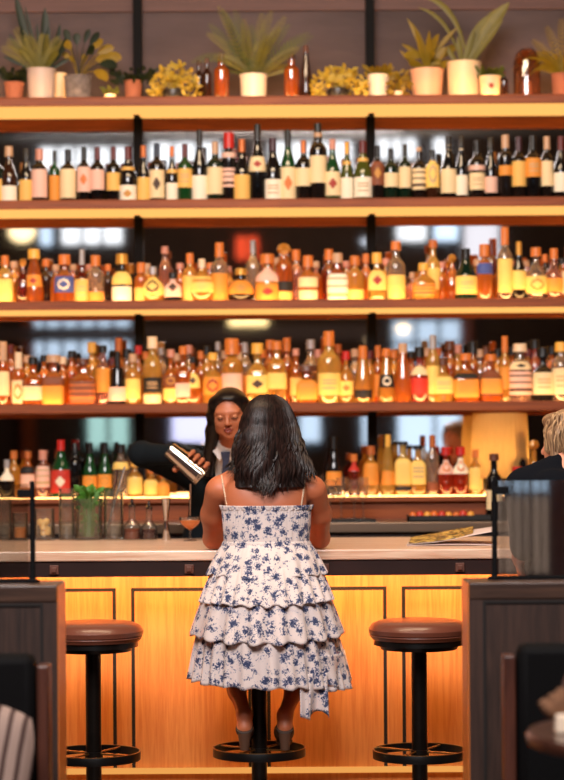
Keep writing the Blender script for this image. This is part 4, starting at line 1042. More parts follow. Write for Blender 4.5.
# 6 trailing plant in dark bowl
def trailing(cx, x0, x1, yt, bowl, label, col='lime', n=150):
    r = ppos(cx, 10.12); t = thing('trailing_succulent', label, 'potted plant', r)
    if bowl: g = MB(); g.lathe([(.03, 0), (.045, .006), (.053, .03), (.05, .055), (.044, .058), (.044, .03)], n=26, caps=False); mobj('bowl', g, M_darkp, t)
    else: pot(t, .025, .03, .04, M_white)
    g = MB(); hw_ = (x1 - x0) / 2 / sP; off = ((x0 + x1)/2 - cx) / sP; ht = PZ(yt, 10.12) - PZ0
    for k in range(n):
        a = rp.uniform(-1, 1); p = Vector((off + a*hw_, rp.uniform(-.05, .07), ht * rp.uniform(.15, 1) * (1 - .45*a*a)))
        if bowl and abs(p.x) < .045 and p.z < .06: p.z += .06
        d = Vector((rp.uniform(-1, 1), rp.uniform(-1, .3), rp.uniform(-.3, 1))).normalized() * .026
        blade(g, p - d*.3, p + d, .017, (0, 0, .002), n=4)
    for k in range(16):
        e = Vector((off + rp.uniform(-.9, .9)*hw_, rp.uniform(-.04, .04), ht*rp.uniform(.3, .95))); m_ = Vector((e.x*.5, 0, max(e.z, .1)))
        g.tube([(0, 0, .04), m_, e], .0022, 5)
    mobj('foliage', g, leafmat(col), t)
trailing(173, 150, 198, 63, True, 'trailing yellow green plant in dark bowl, right of the left black post')
# 7, 8, 10, 11 brown bottles
def amberb(px, yt, wp, kind, glass, label, D=DPL, cf=.12):
    r = ppos(px, D); t = thing('glass_bottle', label, 'bottle', r, 'brown glass bottles among the plants')
    build_bottle(t, kind, wp/2/F*D, PZ(yt, D) - PZ0, glass, 'brown', cf, [], 1)
amberb(199, 60, 9, 'tall', 'brown', 'dark brown bottle, leftmost of the brown bottles among the plants', 10.22)
amberb(207, 58, 9, 'tall', 'brown', 'dark brown slim bottle, second from left among the plants')
amberb(221.5, 54, 15, 'port', 'amber', 'amber glass bottle just left of the large fern')
amberb(291.5, 54, 15, 'port', 'amber', 'amber glass bottle just right of the large fern')
amberb(306, 46, 13, 'cone', 'brown', 'tall tapering brown bottle right of the large fern')
# 9 big fern
r = ppos(253.5); t = thing('potted_fern', 'large fern with spreading fronds in glowing white pot, centre of plant shelf', 'potted plant', r)
pot(t, .060, .065, PZ(75, DPL) - PZ0, M_white)
g = MB()
for (x, y, b_) in ((208, 22, .05), (218, 8, .05), (222, 12, .04), (234, 6, .03), (206, 32, .06), (262, 14, .02), (272, 12, .02), (286, 16, .03), (290, 24, .03), (310, 30, .04), (314, 36, .05), (300, 50, .04), (296, 66, .03), (190, 62, .12), (214, 58, .05), (222, 66, .03), (244, 22, .02), (252, 26, .01), (280, 30, .03), (228, 40, .03), (268, 38, .02)):
    frond(g, (rp.uniform(-.02, .02), rp.uniform(-.02, .02), .12), local(x, y, r, rp.uniform(-.10, .08)), .034, (0, 0, b_), 18, mi=0 if rp.random() < .6 else 1)
mobj('foliage', g, [leafmat('olive'), leafmat('mid')], t)
trailing(338, 311, 366, 66, True, 'trailing pale yellow plant in dark bowl, left of the right black post', n=200)
r = ppos(378); t = thing('potted_flower', 'white tapered pot with yellow sprigs beside the right black post', 'potted plant', r); pot(t, .043, .054, PZ(76, DPL) - PZ0, M_white)
g = MB(); bush(g, (0, 0, .12), .06, .04, .045, 60, .018); mobj('foliage', g, leafmat('yel'), t)
trailing(397, 388, 412, 72, False, 'small cascading green plant between white pot and pink ribbed pot', 'yel', 60)
r = ppos(427); t = thing('potted_rubber_plant', 'ribbed pinkish pot with upright yellow green leaves', 'potted plant', r)
pot(t, .066, .080, PZ(71, DPL) - PZ0, M_pinkp, rib=lambda a, z: 1 + .018*math.sin(a*20))
g = MB()
for (x, y, w_, bx) in ((407, 18, .035, .03), (402, 42, .025, -.01), (404, 58, .045, -.03), (414, 32, .025, 0), (428, 34, .03, 0), (438, 36, .04, 0), (457, 28, .025, .02), (462, 42, .045, .03), (446, 48, .05, .01), (418, 50, .05, 0), (434, 56, .045, 0), (408, 66, .04, -.02), (452, 60, .04, .03), (426, 44, .04, 0), (440, 66, .04, .02), (400, 50, .02, -.03)):
    b0 = V3((rp.uniform(-.02, .02), 0, rp.uniform(.12, .22))); blade(g, b0, local(x, y, r, rp.uniform(-.09, .05)), w_, (bx, 0, .02), n=8, shape=1.0)
g.tube([(0, 0, .1), (0, 0, .3)], .004, 6)
mobj('foliage', g, leafmat('yel'), t)
r = ppos(464); t = thing('potted_strelitzia', 'large cream pot with tall arching leaves reaching the photo top, right half', 'potted plant', r)
pot(t, .076, .082, PZ(64, DPL) - PZ0, M_cream)
g = MB()
for (x, y, w_, bx, bz) in ((424, -3, .028, .06, .16), (418, 8, .02, .05, .12), (509, 3, .065, -.02, .03), (502, 22, .03, -.02, .0), (480, 32, .025, -.01, 0), (490, 14, .05, -.03, .02), (474, 30, .028, 0, .0), (458, 36, .03, 0, .0), (448, 46, .025, -.02, 0), (496, 8, .04, -.03, .02)):
    blade(g, (rp.uniform(-.02, .03), 0, .15), local(x, y, r, rp.uniform(-.06, .04)), w_, (bx, 0, bz), n=12, shape=1.6)
mobj('foliage', g, [leafmat('olive')], t)
r = ppos(490, 10.08); t = thing('potted_succulent', 'small cream pot with reddish mark and low succulent, right half', 'potted plant', r)
pot(t, .045, .05, PZ(78, 10.08) - PZ0, M_cream); g = MB(); bush(g, (0, 0, .10), .055, .04, .04, 60, .016); mobj('foliage', g, leafmat('mid'), t)
g = MB(); g.lathe([(.001, 0), (.012, .001), (.001, .003)], n=14, rot=Matrix.Rotation(PI/2, 3, 'X')); mobj('mark', g, mat('red_mark', srgb(190, 80, 50), .6), t, loc=(0, -.0505, .055))
amberb(504, 73, 9, 'port', 'brown', 'short dark brown bottle right of the small cream pot', 10.10)
r = ppos(527); t = thing('glass_cloche', 'amber glass cloche with dark stopper knobs and a small light inside', 'cloche', r)
g = MB(); hh = PZ(48, DPL) - PZ0; g.lathe([(.066, .008), (.066, hh*.7), (.055, hh*.86), (.03, hh*.95), (.001, hh*.97)], n=28, caps=False); mobj('dome', g, clear('amber_smoke', srgb(190, 110, 50), .8, .2), t)
g = MB(); g.lathe([(.001, 0), (.06, 0), (.075, .004), (.07, .010), (.001, .010)], n=28); mobj('tray', g, M_cream, t)
g = MB(); g.lathe([(.02, .01), (.02, .09), (.012, .1), (.001, .1)], n=16); tag(mobj('candle', g, mat('candle_wax', srgb(240, 200, 140), .6), t), 'pale candle')
for k, (dx, dz) in enumerate(((-.035, .19), (.035, .20), (-.01, .225))):
    g = MB(); g.lathe([(.001, -.02), (.014, -.014), (.02, 0), (.014, .014), (.001, .02)], n=16); mobj('ball', g, mat('amber_ball', srgb(150, 80, 30), .15), t, loc=(dx, -.02, dz))
g = MB(); g.tube([(0, 0, .1), (0, -.01, .225)], .003, 5); g.tube([(0, 0, .1), (-.035, -.02, .19)], .003, 5); g.tube([(0, 0, .1), (.035, -.02, .2)], .003, 5); mobj('stem', g, M_brass, t)
r = ppos(563); t = thing('potted_spider_plant', 'arching fern in terracotta pot at the right end of the plant shelf', 'potted plant', r)
pot(t, .05, .056, PZ(76, DPL) - PZ0, M_terra)
g = MB()
for k in range(46):
    a = rp.uniform(-1.25, 1.25); ln = rp.uniform(.16, .3); e = Vector((math.sin(a)*ln*1.0, rp.uniform(-.14, .06), .10 + math.cos(a)*ln*.75 - .04))
    blade(g, (0, 0, .11), e, .012, (math.sin(a)*.02, 0, .10), n=8, shape=.8)
for (x, y) in ((530, 42), (536, 56), (532, 70), (545, 28), (560, 20)): frond(g, (0, 0, .11), local(x, y, r, -.05), .03, (0, 0, .05), 14)
mobj('foliage', g, leafmat('yel'), t)
# ============================================================ things on the bar counter
SB = BZ
def at(px, D, z=SB, py=520): return (PX(px, py, D), D, z)
DB = 8.94
sB = F / DB
M_tum = clear('tumbler_glass', srgb(245, 245, 238), 0.955, .1, gloss=.05, rough=.04)
def tumbler(t, r, h, thick=.004, m=None):
    g = MB(); g.lathe([(.001, 0), (r*.95, 0), (r, .006), (r, h), (r - thick*.6, h), (r - thick, .012), (.001, .012)], n=26, caps=False); mobj('glass', g, m or M_tum, t)
def H(yt, D=DB): return PZ(yt, D) - SB
t = thing('drinking_glass', 'tall clear glass at the far left of the counter behind the screen', 'glass', at(4, 8.92)); tumbler(t, .032, H(497))
t = thing('garnish_jar', 'small glass jar of orange garnish beside the left post', 'jar', at(20, DB)); tumbler(t, .034, H(511))
g = MB(); g.lathe([(.001, .012), (.029, .012), (.029, .05), (.02, .056), (.001, .054)], n=20); mobj('contents', g, mat('orange_peel', srgb(245, 140, 40), .5, bump=.6, bscale=50), t)
t = thing('garnish_jar', 'glass jar of peeled citrus pieces between left post and empty mixing glass', 'jar', at(44, DB)); tumbler(t, .046, H(507))
rc = random.Random(5)
g = MB()
for k in range(16):
    a = rc.random()*2*PI; q = rc.uniform(0, .026); r = rc.uniform(.012, .017)
    g.lathe([(.001, -r), (r*.8, -r*.6), (r, 0), (r*.8, r*.6), (.001, r)], c=(q*math.cos(a), q*math.sin(a), .03 + .05*rc.random()), n=10)
tag(mobj('contents', g, mat('citrus', srgb(250, 206, 130), .6), t), 'pale orange citrus pieces', kind='stuff')
t = thing('mixing_glass', 'empty tall ribbed mixing glass left of the mint', 'glass', at(67, DB)); tumbler(t, .034, H(487))
g = MB()
for k in range(14):
    a = 2*PI*k/14; g.tube([(.0345*math.cos(a), .0345*math.sin(a), .01), (.0345*math.cos(a), .0345*math.sin(a), H(500))], .0018, 5)
mobj('rib', g, M_tum, t)
t = thing('mint_jar', 'glass jar packed with fresh green mint stems', 'jar', at(89, DB)); tumbler(t, .058, H(497))
g = MB(); r_ = random.Random(9)
for k in range(46):
    a = r_.random()*2*PI; q = r_.uniform(0, .045); x, y = q*math.cos(a), q*math.sin(a)
    g.tube([(x*.8, y*.8, .014), (x*.9, y*.9, .10), (x*1.1, y*1.1, .17 + .03*r_.random())], .0016, 5)
mobj('stem', g, mat('mint_stem', srgb(92, 130, 50), .5), t)['kind'] = 'stuff'
g = MB()
for k in range(150):
    a = r_.random()*2*PI; q = r_.uniform(0, .055); p = Vector((q*math.cos(a), q*math.sin(a), r_.uniform(.13, .215)))
    if k % 4 == 0: p.z = r_.uniform(.03, .13); p.x *= .8; p.y *= .8
    d = Vector((math.cos(a)*.9, math.sin(a)*.8, r_.uniform(.0, 1))).normalized()*r_.uniform(.022, .04)
    if p.z < .15: d *= .4
    blade(g, p, p + d, .016, (0, 0, .008), n=4)
mobj('foliage', g, mat('mint_leaf', srgb(70, 128, 40), .5, var=.4, vscale=40), t)['kind'] = 'stuff'
tr = at(113.5, DB)
t = thing('straw_glass', 'clear glass holding two metal straws right of the mint', 'glass', tr); tumbler(t, .043, H(489))
for (x0, y0, x1, y1, nm) in ((106, 533, 124.5, 467, 'right'), (109, 533, 117, 470, 'left')):
    g = MB(); a_, b_ = P(x0, y0, DB), P(x1, y1, DB); o_ = Vector(tr)
    a_ = a_ - o_; b_ = b_ - o_; a_.z = max(a_.z, .016); a_.y = -.01; b_.y = .02
    g.tube([a_, b_], .0042, 8)
    o = mobj('metal_straw', g, M_chrome, None, loc=tr); tag(o, 'shiny metal straw in the glass beside the mint, the %s one' % nm, 'straw', 'metal straws in the glass')
def bitters(px, yt, wp, label, liq):
    t = thing('bitters_bottle', label, 'bottle', at(px, 8.92)); r = wp/2/F*8.92; h = PZ(yt, 8.92) - SB
    g = MB(); g.lathe([(r*.95, 0), (r, .004), (r, h*.30), (r*.92, h*.36), (r*.45, h*.46), (r*.36, h*.52), (r*.36, h*.78)], n=20, caps=False); mobj('glass_body', g, M_tum, t)
    g = MB(); g.lathe([(.001, .004), (r*.9, .004), (r*.9, h*.27), (.001, h*.27)], n=18); tag(mobj('liquid', g, mat('bitters_' + liq, srgb(*( (110, 50, 28) if liq == 'b' else (60, 16, 12) )), .15), t), 'dark red brown liquid')
    g = MB(); g.lathe([(r*.42, h*.78), (r*.42, h*.84), (r*.2, h*.88), (r*.14, h), (.001, h)], n=14); tag(mobj('dasher', g, M_chrome, t), 'silver dasher top')
bitters(132, 497, 18, 'clear dasher bottle with red brown bitters, nearest the straws', 'b')
bitters(149, 500, 17, 'small dasher bottle with nearly black bitters left of the jigger', 'd')
g = MB(); h = H(497, 8.90); r = .0205
g.lathe([(.001, .002), (r*.9, 0), (r*.95, .003), (r*.45, h*.42), (r*.45, h*.46), (r*1.0, h), (r*.93, h), (r*.4, h*.5), (.001, h*.5)], n=28)
tag(mobj('jigger', g, M_chrome, loc=at(166, 8.90)), 'polished steel double jigger standing left of the cocktail', 'jigger')
# cocktail
tc_ = at(190, 8.80); hc = PZ(516.5, 8.80) - SB; rc_ = 11.0/F*8.8
t = thing('cocktail_coupe', 'coupe glass of orange cocktail being poured in front of the bartender', 'cocktail glass', tc_)
g = MB(); g.lathe([(.001, .001), (rc_*.62, 0), (rc_*.62, .002), (.006, .006), (.003, .012), (.003, hc*.45), (rc_*.35, hc*.52), (rc_*.8, hc*.70), (rc_*.98, hc*.86), (rc_, hc), (rc_*.96, hc), (rc_*.93, hc*.86)], n=36, caps=False); mobj('glass', g, clear('coupe_glass', srgb(248, 240, 232), .955, .1, gloss=.05), t)
g = MB(); g.lathe([(.001, hc*.50), (rc_*.34, hc*.54), (rc_*.78, hc*.715), (rc_*.93, hc*.86), (.001, hc*.865)], n=32); tag(mobj('drink', g, mat('orange_cocktail', srgb(255, 150, 60), .3), t), 'orange cocktail')
g = MB(); g.tube([P(190.5, 484, 8.80), P(190, 516, 8.80)], [.0035, .0022], 8)
tag(mobj('liquid_stream', g, clear('poured_stream', srgb(230, 190, 160), .45, .3)), 'thin stream of drink falling from the shaker into the cocktail glass', 'drink')
# menu booklet
mp_ = bpy.data.materials.new('menu_cover'); mp_.use_nodes = True; nt = mp_.node_tree; bs = nt.nodes['Principled BSDF']; bs.inputs['Roughness'].default_value = .5
tcn = nt.nodes.new('ShaderNodeTexCoord'); n1 = nt.nodes.new('ShaderNodeTexNoise'); n1.inputs['Scale'].default_value = 34; n1.inputs['Detail'].default_value = 3; n1.inputs['Distortion'].default_value = 1.5
cr = nt.nodes.new('ShaderNodeValToRGB'); e = cr.color_ramp.elements; e[0].position = .42; e[0].color = srgb(70, 62, 30); e[1].position = .56; e[1].color = srgb(222, 186, 96); q = e.new(.49); q.color = srgb(150, 96, 40)
nt.links.new(tcn.outputs['Object'], n1.inputs['Vector']); nt.links.new(n1.outputs['Fac'], cr.inputs[0]); nt.links.new(cr.outputs[0], bs.inputs['Base Color'])
c0 = at(446, 8.38, SB, 540)
t = thing('menu_booklet', 'open menu booklet with gold patterned cover and curling white page', 'menu', c0)
def sheet(u, v, z0, lift):
    # u across (left to right), v front to back
    x = -.165 + u*.35 + v*.03; y = -.13 + v*.30 - u*.02
    return Vector((x, y, z0 + lift(u, v)))
M_paper = mat('menu_paper', srgb(226, 206, 200), .7)
g = MB(); g.grid(lambda u, v: sheet(u, v, .0015, lambda u, v: .004*math.sin(PI*u)), 14, 8); mobj('back_page', g, M_paper, t, solid=.002)
g = MB(); g.grid(lambda u, v: sheet(u*.98, v*.98, .006, lambda u, v: .012*math.sin(PI*u*.8) + .075*max(0, u - .35)**1.2 * (1 - .5*v) + .03*v*u), 18, 8); mobj('page', g, M_paper, t, solid=.001)
g = MB(); g.grid(lambda u, v: sheet(u*.72 + .02, v*.95 + .03, .009, lambda u, v: .012*math.sin(PI*u*.8) + .045*max(0, u - .3)**1.2 * (1 - .4*v) + .03*v*u + .012*v), 18, 8); tag(mobj('cover', g, mp_, t, solid=.001), 'gold and olive patterned cover')

# ============================================================ foreground chairs, pillow, table
M_cl = mat('black_leather', srgb(7, 6, 7), .75, bump=.2, spec=.12)
M_cw = wood('reddish_chair_wood', srgb(54, 28, 21), srgb(84, 46, 34), .4, along='z')
def lounge(x0, x1, ytop, frame_x, D, label, side):
    z1 = PZ(ytop, D)
    cx = (x0 + x1) / 2
    t = thing('armchair', label, 'chair', (cx, D, 0), 'black leather armchairs in the foreground')
    hx = (x1 - x0) / 2
    g = MB(); g.box((-hx, -.05, .42), (hx, .05, z1)); mobj('backrest', g, M_cl, t, bevel=.025)
    g = MB(); g.box((-hx, -.55, .28), (hx, -.05, .40)); mobj('seat', g, M_cl, t, bevel=.03)
    fx = (frame_x - cx)
    for s in (1, -1):
        g = MB(); g.box((s*fx - .017, -.03, 0), (s*fx + .017, .05, PZ(663 if side < 0 else 656, D))); mobj('leg', g, M_cw, t, smooth=False, bevel=.006)
        g = MB(); g.box((s*fx - .017, -.60, 0), (s*fx + .017, -.53, .30)); mobj('leg', g, M_cw, t, smooth=False, bevel=.006)
    return t
DC = 5.9
xa = PX(36, 700, DC); fxa = PX(44, 700, DC)
lounge(xa - .62, xa, 652, fxa, DC, 'black leather armchair with reddish wood frame at the lower left', -1)
xb = PX(517, 700, DC); fxb = PX(509, 700, DC)
lounge(xb, xb + .62, 645, fxb, DC, 'black leather armchair with reddish wood frame at the lower right', 1)
# striped pillow leaning on left chair
ms = bpy.data.materials.new('striped_cloth'); ms.use_nodes = True; nt = ms.node_tree; bs = nt.nodes['Principled BSDF']; bs.inputs['Roughness'].default_value = .9
tcn = nt.nodes.new('ShaderNodeTexCoord'); wv = nt.nodes.new('ShaderNodeTexWave'); wv.inputs['Scale'].default_value = 8; wv.inputs['Distortion'].default_value = .6; wv.inputs['Detail'].default_value = 2
cr = nt.nodes.new('ShaderNodeValToRGB'); e = cr.color_ramp.elements; e[0].position = .12; e[0].color = srgb(66, 44, 38); e[1].position = .42; e[1].color = srgb(150, 126, 114)
nt.links.new(tcn.outputs['Object'], wv.inputs['Vector']); nt.links.new(wv.outputs['Fac'], cr.inputs[0]); nt.links.new(cr.outputs[0], bs.inputs['Base Color'])
D = 5.74
c = P(-24, 762, D); hw_, hh_ = .155, .165
def pil(u, v, s):
    a, b_ = u*2 - 1, v*2 - 1
    pinch = 1 - .10*(abs(a)**2)*(abs(b_)**2)
    th = .05 * (max(0, 1 - a**4))**.6 * (max(0, 1 - b_**4))**.6
    return Vector((a*hw_*(1 - .07*b_*b_)*pinch, s*th, b_*hh_*(1 - .07*a*a)*pinch))
g = MB(); g.grid(lambda u, v: pil(u, v, -1), 20, 20); g.grid(lambda u, v: pil(1 - u, v, 1), 20, 20)
o = mobj('throw_pillow', g, ms, loc=(c.x, D, c.z)); o.rotation_euler = (-.18, math.radians(9), 0)
tag(o, 'cream and brown striped throw pillow on the left armchair', 'pillow')
g = MB()
# table
ct = (.93, 5.0); tz = .75
t = thing('dining_table', 'round dark wood table at the lower right corner', 'table', (ct[0], ct[1], 0))
g = MB(); g.lathe([(.001, tz - .035), (.33, tz - .035), (.348, tz - .028), (.352, tz - .012), (.346, tz), (.001, tz)], n=64); mobj('tabletop', g, wood('table_wood', srgb(42, 22, 17), srgb(70, 38, 28), .3, along='x', coat=.4), t)
g = MB(); g.lathe([(.25, 0), (.25, .02), (.04, .04), (.035, tz - .035)], n=32); mobj('pedestal', g, M_bl, t)
q = P(560, 728, 5.0)
tn = thing('napkin_holder', 'small white holder with rolled tan napkins on the round table', 'napkins', (q.x, 5.0, tz))
g = MB(); g.box((-.012, -.03, 0), (.03, .03, .045)); mobj('holder', g, M_white, tn, smooth=False, bevel=.004)
mn = mat('tan_napkin', srgb(122, 84, 58), .9, var=.3, vscale=60)
for k, (dx, ang, ln) in enumerate(((-.012, -.75, .055), (.004, -.35, .06), (.02, -.1, .07))):
    g = MB(); a_ = Vector((dx*.5, 0, .035)); d_ = Vector((math.sin(ang), 0, math.cos(ang)))
    g.tube([a_ + d_*ln*i/5 for i in range(6)], [.008, .012, .015, .016, .014, .010], 12); mobj('napkin', g, mn, tn)
g = MB(); g.lathe([(.001, 0), (.03, 0), (.03, .11), (.02, .13), (.012, .14), (.012, .155), (.001, .156)], n=20)
tag(mobj('pepper_mill', g, mat('grey_brown_mill', srgb(90, 66, 60), .4), loc=(q.x + .045, 5.06, tz)), 'grey brown pepper mill behind the napkins on the round table', 'mill')
# ============================================================ people
def skinmat(name, col, sub=0.08):
    m = mat(name, col, 0.48, bump=0.06, bscale=200, var=0.06, vscale=10)
    b = m.node_tree.nodes['Principled BSDF']
    b.inputs['Subsurface Weight'].default_value = sub; b.inputs['Subsurface Radius'].default_value = (0.02, 0.008, 0.004)
    return m
def hairmat(name, c1, c2, rough=0.33):
    m = bpy.data.materials.new(name); m.use_nodes = True; nt = m.node_tree; b = nt.nodes['Principled BSDF']
    b.inputs['Roughness'].default_value = rough; b.inputs['Specular IOR Level'].default_value = .28
    tc = nt.nodes.new('ShaderNodeTexCoord'); mp = nt.nodes.new('ShaderNodeMapping'); mp.inputs['Scale'].default_value = (90, 90, 6)
    n = nt.nodes.new('ShaderNodeTexNoise'); n.inputs['Scale'].default_value = 1.5; n.inputs['Detail'].default_value = 5
    cr = nt.nodes.new('ShaderNodeValToRGB'); cr.color_ramp.elements[0].position = .35; cr.color_ramp.elements[0].color = c1; cr.color_ramp.elements[1].position = .7; cr.color_ramp.elements[1].color = c2
    bp = nt.nodes.new('ShaderNodeBump'); bp.inputs['Strength'].default_value = .5; bp.inputs['Distance'].default_value = .003
    k = nt.links.new; k(tc.outputs['Object'], mp.inputs[0]); k(mp.outputs[0], n.inputs['Vector']); k(n.outputs['Fac'], cr.inputs[0]); k(cr.outputs[0], b.inputs['Base Color']); k(n.outputs['Fac'], bp.inputs['Height']); k(bp.outputs[0], b.inputs['Normal'])
    return m
V = Vector
def hand(f, wrist, fdir, palmn, k=.006, side=1, curl=.4, r=.0085):
    """palm and five fingers; fdir points along the fingers, palmn out of the palm, side +1 puts the thumb on fdir x palmn"""
    wrist = V(wrist); fd = V(fdir).normalized(); pn = V(palmn); pn = (pn - fd*pn.dot(fd)).normalized(); sd = fd.cross(pn) * side
    c = wrist + fd*.05
    Mx = np.array([[sd[i], fd[i], pn[i]] for i in range(3)])
    f.ell(c, (.038, .052, .015), Mx, k=.012)
    f.cap(wrist - fd*.02, wrist + fd*.02, .026, .024, k=.015)
    for i, (o, ln) in enumerate(((.029, .070), (.010, .078), (-.009, .073), (-.027, .058))):
        p = c + sd*o + fd*.042; d = fd.copy()
        seg = ln/3
        for j in range(3):
            d = (d*math.cos(curl) + pn*math.sin(curl)).normalized() if j or curl > .5 else (d*math.cos(curl*.5) + pn*math.sin(curl*.5)).normalized()
            q = p + d*seg*(1.2 if j == 0 else .95); f.cap(p, q, r*(1 - .06*j), r*(.94 - .08*j), k=k); p = q
            pn2 = pn
    p = wrist + sd*.026 + fd*.012; q = p + (sd*.7 + fd*.7 + pn*.25).normalized()*.045; s = q + (sd*.25 + fd + pn*.35).normalized()*.032
    f.cap(p, q, .014, .011, k=.01); f.cap(q, s, .0105, .0088, k=k)

def figure_seated(cx, head, skin, arms, legs, name, label, lo, hi, h=.0055, female=True):
    t = thing('person', label, 'person', (0, 0, 0))
    f = Field(lo, hi, h)
    o = cx + .062
    X = lambda x: x + o
    f.ell((X(-.062), 7.83, .875), (.160, .115, .12), k=.05)
    f.ell((X(-.062), 7.82, 1.03), (.128, .095, .14), k=.05)
    f.ell((X(-.062), 7.845, 1.18), (.150, .10, .14), k=.05)
    for s in (-1, 1):
        f.cap((X(-.062 + s*.03), 7.875, 1.36), (X(-.062 + s*.160), 7.868, 1.278), .04, .042, k=.04)
        f.ell((X(-.062 + s*.080), 7.80, 1.235), (.070, .04, .085), k=.04)
    f.cap((X(-.060), 7.87, 1.33), (head[0], head[1], head[2] - .05), .056, .052, k=.03)
    return t, f

# ---- the woman on the middle stool
CX = -.062
body_c = skinmat('warm_skin', srgb(196, 112, 74))
hd = (-.048, 7.885, 1.505)
t1, f = figure_seated(CX, hd, body_c, None, None, 'c', 'woman with long dark wavy hair, blue and white ruffled dress, seated at bar', (-.36, 7.60, .29), (.24, 8.46, 1.66))
f.ell((hd[0], hd[1], hd[2] + .02), (.074, .094, .092), k=.03); f.ell((hd[0], hd[1] + .03, hd[2] - .045), (.055, .06, .07), k=.03)
f.cap((hd[0], hd[1] + .10, hd[2]), (hd[0], hd[1] + .115, hd[2] - .035), .009, .013, k=.015)
for s in (-1, 1): f.ell((hd[0] + s*.074, hd[1], hd[2] - .02), (.008, .018, .03), k=.008)
for s in (-1, 1):
    sh = (CX + s*.180, 7.862, 1.262); el = ((-.266 if s < 0 else .142), 8.055, BZ + .043)
    mid = tuple((a + b_)/2 for a, b_ in zip(sh, el)); mid = (mid[0] + s*.008, mid[1] - .006, mid[2])
    f.chain([sh, mid, el], [.047, .045, .036], k=.025)
    wr = ((-.145 if s < 0 else .02), 8.24, BZ + .034)
    m2 = tuple(a*.65 + b_*.35 for a, b_ in zip(el, wr))
    f.chain([el, m2, wr], [.038, .036, .025], k=.02)
    hand(f, wr, (-s*.75, .65, .0), (0, 0, -1) , side=1 if s > 0 else -1, curl=.25)
    # legs
    hip = (CX + s*.085, 7.82, .86); kn = ((-.262 if s < 0 else .142), 8.12, .745)
    f.chain([hip, kn], [.088, .058], k=.05)
    an = ((-.146 if s < 0 else .004), 7.80, .428)
    cf = tuple(a*.70 + b_*.30 for a, b_ in zip(kn, an)); cf = (cf[0], cf[1] - .012, cf[2])
    f.chain([kn, cf, tuple(a*.25 + b_*.75 for a, b_ in zip(kn, an)), an], [.050, .047, .031, .0255], k=.025)
    he = (an[0], an[1] - .012, .384); to = (an[0] + (.018 if s < 0 else -.004), 7.965, .334)
    f.cap(an, he, .0255, .025, k=.012); f.cap(he, to, .025, .020, k=.02)
    ml = tuple((a + b_)/2 for a, b_ in zip(he, to)); f.cap((ml[0], ml[1], ml[2] + .012), an, .024, .025, k=.02)
    for i in range(5): f.cap((to[0] - .022 + .011*i, to[1] - .01, to[2] - .004), (to[0] - .024 + .012*i, to[1] + .028 - abs(i - (1.5 if s > 0 else 2.5))*.004, to[2] - .010), .0085, .0075, k=.006)
bodyf = f
skin_obj('body', f, body_c, t1)
def surf_y(f, x, z):
    i = int(round((x - f.lo[0]) / f.h)); k = int(round((z - f.lo[2]) / f.h))
    col = f.G[i, :, k]; w_ = np.argmax(col < 0)
    return f.lo[1] + f.h * w_ if (col < 0).any() else None
# shoes
for s in (-1, 1):
    ax = -.146 if s < 0 else .004; tx = ax + (.018 if s < 0 else -.004)
    g = Field((ax - .07, 7.72, .28), (ax + .07, 8.05, .47), .004)
    g.cap((ax, 7.782, .382), (tx, 7.965, .336), .030, .033, k=.01)
    g.cap((ax, 7.785, .388), (ax, 7.785, .376), .030, .031, k=.01)
    g.cap((tx, 7.93, .35), (tx, 7.965, .34), .035, .031, k=.02)
    q = Field((ax - .07, 7.72, .28), (ax + .07, 8.05, .47), .004)
    q.cap((ax, 7.79, .436), (ax*.5 + tx*.5, 7.90, .385), .034, .020, k=.01); g.G = np.maximum(g.G, -q.G)
    g.half((0, 7.80, .398), (0, -.6, 1)); g.half((0, 0, .3035), (0, 0, -1))
    o = skin_obj('shoe', g, mat('olive_suede', srgb(62, 44, 32), .7, bump=.2), t1, it=1)
    m = MB()
    m.lathe([(.016, .3025), (.017, .312), (.024, .366)], c=(ax, 7.775, 0), n=18, sx=1.05, sy=1.1)
    mobj('heel', m, mat('cork_sole', srgb(84, 54, 36), .7), o)
    m = MB(); m.lathe([(.03, .3022), (.033, .314)], c=(tx, 7.945, 0), n=20, sx=1.0, sy=1.7)
    mobj('sole', m, mat('cork_sole', srgb(84, 54, 36), .7), o)
# dress
toile = bpy.data.materials.new('toile_cloth'); toile.use_nodes = True; nt = toile.node_tree; bs = nt.nodes['Principled BSDF']
bs.inputs['Roughness'].default_value = .85; bs.inputs['Sheen Weight'].default_value = .2
tcn = nt.nodes.new('ShaderNodeTexCoord'); k_ = nt.links.new
v1 = nt.nodes.new('ShaderNodeTexVoronoi'); v1.inputs['Scale'].default_value = 27; v1.inputs['Randomness'].default_value = .8
n1 = nt.nodes.new('ShaderNodeTexNoise'); n1.inputs['Scale'].default_value = 130; n1.inputs['Detail'].default_value = 4; n1.inputs['Distortion'].default_value = .8
n2 = nt.nodes.new('ShaderNodeTexNoise'); n2.inputs['Scale'].default_value = 60; n2.inputs['Detail'].default_value = 2
for q in (v1, n1, n2): k_(tcn.outputs['Object'], q.inputs['Vector'])
ma = nt.nodes.new('ShaderNodeMath'); ma.operation = 'MULTIPLY_ADD'; ma.inputs[1].default_value = -.62; k_(v1.outputs['Distance'], ma.inputs[0]); k_(n1.outputs['Fac'], ma.inputs[2])
mb_ = nt.nodes.new('ShaderNodeMath'); mb_.operation = 'MULTIPLY_ADD'; mb_.inputs[1].default_value = .45; k_(n2.outputs['Fac'], mb_.inputs[0]); k_(ma.outputs[0], mb_.inputs[2])
cr = nt.nodes.new('ShaderNodeValToRGB'); e = cr.color_ramp.elements; e[0].position = .43; e[0].color = srgb(244, 228, 222); e[1].position = .58; e[1].color = srgb(58, 68, 104)
q = e.new(.51); q.color = srgb(150, 150, 174)
k_(mb_.outputs[0], cr.inputs[0]); k_(cr.outputs[0], bs.inputs['Base Color'])
